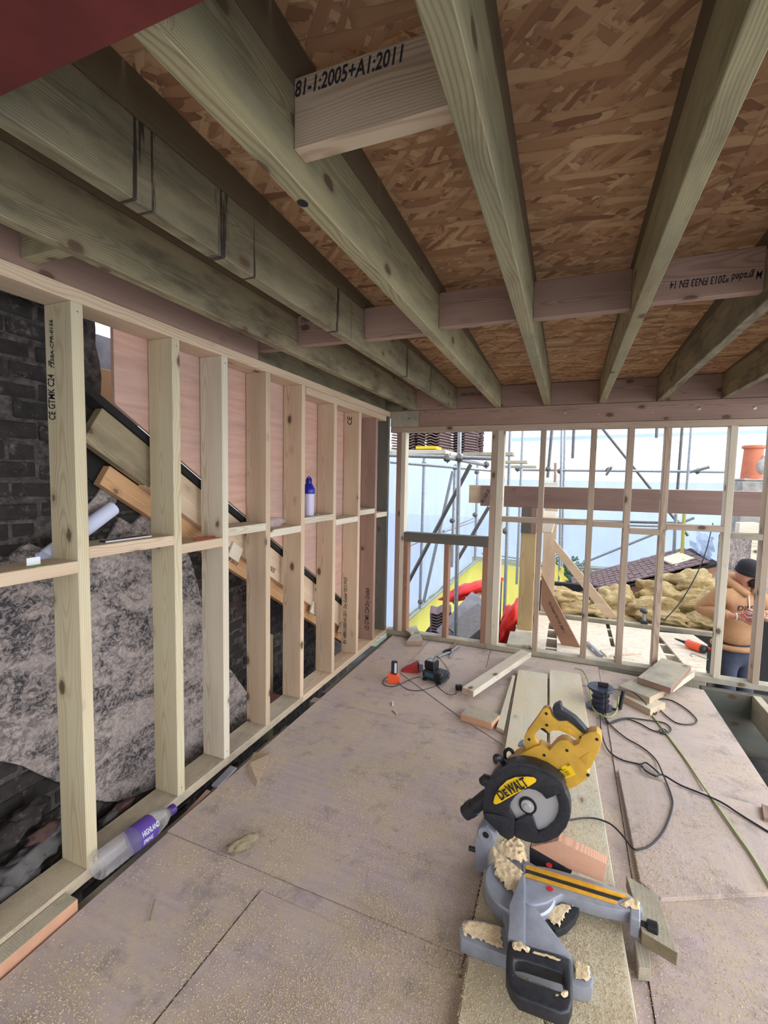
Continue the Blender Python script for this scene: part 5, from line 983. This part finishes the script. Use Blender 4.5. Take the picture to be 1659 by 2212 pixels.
tag(tube('hanging_cable', [at(1540, 1130, y=6.3), at(1525, 1190, y=6.1), at(1505, 1240, y=6.0), at(1470, 1300, y=5.9), at(1433, 1342, y=5.8)], .006, 'cable_black', n=6, sm=6), 'black cable hanging down to the deck in front of the wool', 'cable')
tag(tube('wire_hook', [at(1496, 1418, z=DZ+.004), at(1492, 1415, z=DZ+.004), at(1497, 1412, z=DZ+.004), at(1530, 1425, z=DZ+.004)], .003, 'tool_grey', n=6, sm=5), 'bent wire hook on the deck nearest the worker', 'wire')
wt = vflat('corner_post', [(1598, 1130), (1640, 1130), (1632, 1230), (1590, 1230)], 6.4, .15, 'pine_pale'); tag(wt, 'broad pale timber post behind the worker head', 'post')
# ================================================================== WORKER
plain('skin', lin(188, 132, 112), .55, noise=.08, scale=20); plain('hoodie_tan', lin(168, 126, 90), .9, noise=.10, scale=18); plain('jeans', lin(58, 62, 80), .9, noise=.2, scale=14); plain('cap_black', lin(30, 30, 36), .9); plain('beard', lin(38, 28, 26), .9, noise=.3, scale=60); plain('print_navy', lin(74, 56, 84), .8); plain('print_red', lin(150, 60, 70), .8); plain('cord_white', lin(222, 214, 206), .8)
WR = Vector((3.235, 5.26, -.86)); wf_ = Vector((.52, -.85, 0)).normalized(); wr_ = Vector((wf_.y, -wf_.x, 0))
pe = empty('person', tuple(WR), label='worker in tan hoodie and dark beanie looking down at a phone', cat='person')
def wv_(r, f, z): return wr_*r+wf_*f+Vector((0, 0, z))
def skin(name, V, E_, R_, mat, parent, sub=2, smooth=True):
    me = bpy.data.meshes.new(name); me.from_pydata([tuple(v) for v in V], E_, []); o = bpy.data.objects.new(name, me); COL.objects.link(o)
    o.modifiers.new('s', 'SKIN'); ss = o.modifiers.new('u', 'SUBSURF'); ss.levels = sub; ss.render_levels = sub
    for i, r in enumerate(R_): me.skin_vertices[0].data[i].radius = (r, r) if isinstance(r, (int, float)) else r; me.skin_vertices[0].data[i].use_root = (i == 0)
    bpy.context.view_layer.update(); m2 = bpy.data.meshes.new_from_object(o.evaluated_get(bpy.context.evaluated_depsgraph_get())); bpy.data.objects.remove(o, do_unlink=True)
    m2.materials.clear(); m2.materials.append(M[mat]); m2.shade_smooth(); m2.name = name; return link(bpy.data.objects.new(name, m2), parent)
def rel(p): return Vector(p)-WR
elb, wri = rel((2.915, 5.22, .40)), rel((3.135, 4.985, .425)); lel, lwr = wv_(-.33, .06, 1.22), rel((3.33, 5.0, .46))
shr, shl = wv_(.19, .0, 1.44), wv_(-.19, .0, 1.44)
# body: one continuous figure with five fingers on each hand
V = [wv_(0, 0, .95), wv_(0, 0, 1.15), wv_(0, .01, 1.38), wv_(0, .02, 1.50), wv_(0, .055, 1.575), wv_(0, .085, 1.64), wv_(0, .08, 1.72)]; Rr = [(.10, .08), (.10, .08), (.10, .08), .052, .072, .088, .075]; E_ = [(i, i+1) for i in range(6)]
def add(p, r, par): V.append(p); Rr.append(r); E_.append((par, len(V)-1)); return len(V)-1
for sh, el, wr0, hdir, thumb in ((shr, elb, wri, Vector((.9, -.15, -.12)), Vector((.2, -.3, .8))), (shl, lel, lwr, Vector((-.75, -.5, .1)), Vector((.1, -.2, .8)))):
    s = add(sh, .055, 2); e = add(el, .042, s); w_ = add(wr0, .028, e); hdir.normalize(); side = hdir.cross(thumb).normalized(); up_ = side.cross(hdir).normalized()
    pm = add(wr0+hdir*.05, (.034, .018), w_); pe_ = wr0+hdir*.085
    for k, (o_, L) in enumerate(((-.03, .052), (-.010, .066), (.010, .070), (.030, .064))):
        k0 = add(pe_-up_*o_*.9+side*.0, .0095, pm); k1 = add(pe_-up_*o_+hdir*L*.55+side*.012, .009, k0); add(pe_-up_*o_*1.0+hdir*L*.75+side*.035, .008, k1)
    t0 = add(wr0+hdir*.035+up_*.035, .011, pm); add(wr0+hdir*.075+up_*.05+side*.01, .009, t0)
for sgn in (1, -1):
    h = add(wv_(.09*sgn, 0, .82), .06, 0); k = add(wv_(.10*sgn, .04, .48), .058, h); a = add(wv_(.11*sgn, .0, .09), .04, k); add(wv_(.12*sgn, .13, .04), .04, a)
nose = add(wv_(-.02, .175, 1.645), .016, 5); earr = add(wv_(.085, .075, 1.65), .018, 5); earl = add(wv_(-.085, .075, 1.65), .018, 5)
skin('body', V, E_, Rr, 'skin', pe, 2)
# hoodie
V = [wv_(0, 0, .93), wv_(0, .01, 1.12), wv_(0, .01, 1.30), wv_(0, .0, 1.43), wv_(0, .0, 1.51)]; Rr = [(.20, .16), (.195, .155), (.195, .145), (.16, .12), (.085, .08)]; E_ = [(0, 1), (1, 2), (2, 3), (3, 4)]
for sh, el, wr0 in ((shr, elb, wri), (shl, lel, lwr)):
    s = add(sh, .088, 3); m_ = add((sh+el)/2, .078, s); e = add(el, .070, m_); f_ = add((el+wr0)/2, .060, e); add(el+(wr0-el)*.93, .043, f_)
hood = skin('hoodie', V, E_, Rr, 'hoodie_tan', pe, 2)
tube('hood', [wv_(.03, .12, 1.46), wv_(.11, .05, 1.53), wv_(.10, -.07, 1.56), wv_(0, -.11, 1.57), wv_(-.10, -.07, 1.56), wv_(-.11, .05, 1.53), wv_(-.03, .12, 1.46)], [.035, .045, .055, .06, .055, .045, .035], 'hoodie_tan', pe, 12, 5)
tube('hem', [wv_(.185*math.cos(a), .15*math.sin(a), .945) for a in np.linspace(0, 2*math.pi, 25)], .028, 'hoodie_tan', pe, 8)
from mathutils.bvhtree import BVHTree
bv = BVHTree.FromPolygons([v.co for v in hood.data.vertices], [p.vertices[:] for p in hood.data.polygons])
def onchest(me_obj, lift=.002):
    for v in me_obj.data.vertices:
        p = me_obj.matrix_basis @ v.co; h = bv.ray_cast(p+wf_*.5, -wf_)[0]
        if h is not None: v.co = h+wf_*lift
    me_obj.matrix_basis = Matrix.Identity(4)
for body, z, sz, mt, xs_ in (('DIESEL', 1.335, .062, 'print_navy', 1.25),):
    o = text('chest_print', body, sz, mt, pe, mat3(wv_(.125, .3, z), -wr_, (0, 0, 1)), xs=xs_); onchest(o); sub(o, hood)
for k in range(4):
    n = 12; Vv = []; Ff = []
    for i in range(n+1):
        for zz in (0, .006): Vv.append(wv_(.12-.24*i/n, .3, 1.285-.014*k+zz))
    for i in range(n): Ff.append((2*i, 2*i+2, 2*i+3, 2*i+1))
    o = mobj('chest_stripe', Vv, Ff, 'print_red' if k % 2 else 'cord_white', pe); onchest(o); sub(o, hood)
dz = [wv_(.02, .16, 1.46), wv_(.022, .19, 1.42), wv_(.02, .20, 1.36), wv_(.015, .19, 1.30)]
P_ = []
for p in spline(dz, 5):
    h = bv.ray_cast(Vector((p.x, p.y, p.z))+wf_*.5, -wf_)[0]; P_.append((h+wf_*.006) if h is not None else p)
tube('drawstring', P_, .006, 'cord_white', pe, 6)
# trousers, shoes, beanie, beard, phone
V = [wv_(0, 0, 1.0), wv_(0, 0, .90)]; Rr = [(.15, .125), (.155, .125)]; E_ = [(0, 1)]
for sgn in (1, -1): h = add(wv_(.09*sgn, .0, .82), .105, 1); k = add(wv_(.10*sgn, .035, .47), .082, h); add(wv_(.11*sgn, 0, .10), .07, k)
skin('trousers', V, E_, Rr, 'jeans', pe, 2)
for sgn in (1, -1): lump('shoe', wv_(.11*sgn, .06, .05), (.055, .14, .05), 'rubber', 3, .05, 0, pe, sub=2)
hm = Matrix.Translation(wv_(-.005, .075, 1.655)) @ mat3((0, 0, 0), wr_, wf_) @ Matrix.Rotation(-.30, 4, 'X')
lathe('beanie', [(.099, .0), (.106, .004), (.107, .035), (.102, .04), (.100, .07), (.086, .105), (.055, .125), (.02, .133), (0, .134)], 'cap_black', pe, 24, hm)
lump('beard', wv_(-.02, .135, 1.575), (.062, .06, .05), 'beard', 3, .15, 0, pe, sub=3)
for sgn in (1, -1): lump('eye', wv_(.032*sgn-.012, .163, 1.665), (.010, .008, .007), 'cap_black', 1, 0, 0, pe, sub=1)
tube('wristband', [wri+Vector((.012+.0*math.cos(a), .032*math.cos(a), .032*math.sin(a))) for a in np.linspace(0, 6.28, 17)], .004, 'cord_white', pe, 6)
ph = empty('phone', tuple(WR+wri+Vector((.125, -.035, .035))), .35, label='phone in a red case held in the worker hands', cat='phone')
o = bx('case', (-.075, -.035, -.005), (.075, .035, .005), 'charger_orange', ph, ch=.003); o.matrix_basis = Matrix.Rotation(.5, 4, 'X') @ o.matrix_basis; o = bx('screen', (-.068, -.031, .0052), (.068, .031, .006), 'reel_blue', ph, ch=0); o.matrix_basis = Matrix.Rotation(.5, 4, 'X') @ o.matrix_basis
# ================================================================== STAMPS AND SCREWS ON THE TIMBER
def tworld(root, body, size, o, x, y, mat='ink', xs=1.0, spacing=1.0, shear=.2, name='stamp', bold=0):
    return text(name, body, size, mat, root, mat3(o, x, y), xs=xs, spacing=spacing, shear=shear)
tworld(ce, '81-1:2005+A1:2011', .046, (1.084, .9288, 2.462), (1, 0, 0), (0, 0, 1), xs=.70)
y_ = ys[1]-SW-.0008
tworld(wl, 'CE GTMK C24', .052, (-.118, y_, 1.80), (0, 0, 1), (-1, 0, 0), xs=.52); tworld(wl, '08', .02, (-.124, y_, 2.0), (0, 0, 1), (-1, 0, 0)); tworld(wl, '7358A-CPR-0156', .026, (-.108, y_, 1.99), (0, 0, 1), (-1, 0, 0), xs=.95)
y_ = ys[7]-SW-.0008; tworld(wl, 'CE', .06, (-.09, y_, 2.06), (0, 0, 1), (-1, 0, 0)); tworld(wl, 'EN 14081-1:2005+A1:2011  Dry Graded *2013 FN33', .045, (-.11, y_, .12), (0, 0, 1), (-1, 0, 0), xs=.62)
y_ = ys[8]-SW-.0008; tworld(wl, 'CE GTMK C24 Dry Graded', .06, (-.06, y_, .14), (0, 0, 1), (-1, 0, 0), xs=.6)
tworld(ce, 'M graded *2013 FN33 EN 14', .04, (2.318, 2.1392, 2.385), (-1, 0, 0), (0, 0, -1), xs=.62); tworld(ce, '7358A-CPR-0156  Dry', .035, (.70, YF-.0058, 2.41), (1, 0, 0), (0, 0, 1), xs=.8)
tworld(ce, '7358', .03, (.29, 2.2242, 2.46), (1, 0, 0), (0, 0, 1))
tworld(pb, 'BC 5GR E2', .05, tuple(Vector((.80, 5.1792, 1.36))-pb.location), (.45, 0, .9), (-.9, 0, .45), xs=.7)
tworld(rf, 'CE GTMK', .07, (-.2345, 2.42, slope(2.42)-.30), (0, 1, -.628), (0, .628, 1), xs=.8); tworld(rf, 'Dry Graded 2013', .035, (-.2345, 2.12, slope(2.12)-.255), (0, 1, -.628), (0, .628, 1)); tworld(rf, '14081-1:2005', .045, (-.1855, 2.45, slope(2.45)-.15), (0, 1, -.628), (0, .628, 1))
br_ = bpy.data.objects['raking_brace']
tworld(None if False else br_, 'Dry Graded *2013 EN 14081-1', .035, (-.075, .16, .0455), (.46, -.88, 0), (.88, .46, 0), xs=.75)
def scr(root, p, ax, r=.005): 
    z = Vector(ax); lathe('screw_head', [(0, .001), (r*.6, .001), (r, .0), (r, -.002)], 'screw_steel', root, 10, Matrix.Translation(p) @ z.to_track_quat('Z', 'Y').to_matrix().to_4x4())
for i in range(1, 9):
    scr(wl, (.0008, ys[i]-.022, .085), (1, 0, 0), .004); scr(wl, (.0008, ys[i]-.022, 2.19 if i < 6 else 2.14), (1, 0, 0), .004)
for x, z in ((.20, 2.20), (1.63, 2.215), (2.62, 2.21), (2.98, 2.20)): scr(wf, (x, YF-.0108, z), (0, -1, 0), .014)
for x in (1.05, 1.9, 2.3, 2.03): scr(wf, (x, YF-.0108, 2.19), (0, -1, 0), .005)
# ================================================================== SAWDUST CHIPS
def chips(name, n, region, zf, mat, size, parent, lab=None):
    V = []; Fc = []; rs = random.Random(5)
    k = 0
    while k < n:
        x, y = region(rs)
        if x is None: continue
        z = zf(x, y)
        if z is None: continue
        a = rs.uniform(0, 6.28); L = size*rs.uniform(.5, 1.6); W = L*rs.uniform(.15, .4); ca, sa = math.cos(a), math.sin(a); t = rs.uniform(.0003, .0022); i = len(V); h = rs.uniform(.0004, .003)
        V += [(x-ca*L-sa*W*0, y-sa*L, z+h), (x+sa*W, y-ca*W, z+h+t), (x+ca*L, y+sa*L, z+h+t*.3), (x-sa*W, y+ca*W, z+h)]; Fc.append((i, i+1, i+2, i+3)); k += 1
    me = bpy.data.meshes.new(name); me.from_pydata(V, [], Fc); me.materials.append(M[mat]); o = link(bpy.data.objects.new(name, me), parent); tag(o, lab, kind='stuff'); return o
def planks_z(x, y):
    xl = 1.357+.0369*(3.908-y); 
    return xl < x < xl+.49
def fz(x, y):
    if planks_z(x, y): return .0378
    if x > 2.02 and 1.95 < y < 2.68: return .0192
    if x < .09: return None
    return .0042 if (.46 < x < 1.36 and y > 3.0) else .0002
def reg_saw(rs):
    x, y = rs.gauss(1.62, .38), rs.gauss(1.75, .55)
    if y < .75 or y > 4.3 or x < .1 or x > 2.74: return None, None
    return x, y
def reg_all(rs):
    x, y = rs.uniform(.1, 2.74), .75+3.5*rs.random()**1.5
    d = mn.noise((x*3.1, y*3.1, 2))+.5*mn.noise((x*8, y*8, 5))
    if d < rs.uniform(-.3, .35): return None, None
    return x, y
o = chips('sawdust', 50000, reg_saw, fz, 'sawdust_fine', .0023, fl)
def reg_near(rs):
    x, y = rs.uniform(.55, 1.95), .70+1.1*rs.random()
    d = mn.noise((x*4, y*4, 9))*.6+(x-1.0)*.35+(1.2-y)*.35
    if d < rs.uniform(-.25, .3): return None, None
    return x, y
o = chips('sawdust', 80000, reg_near, fz, 'sawdust_fine', .0019, fl)
o = chips('sawdust', 60000, reg_all, fz, 'sawdust_fine', .0026, fl)
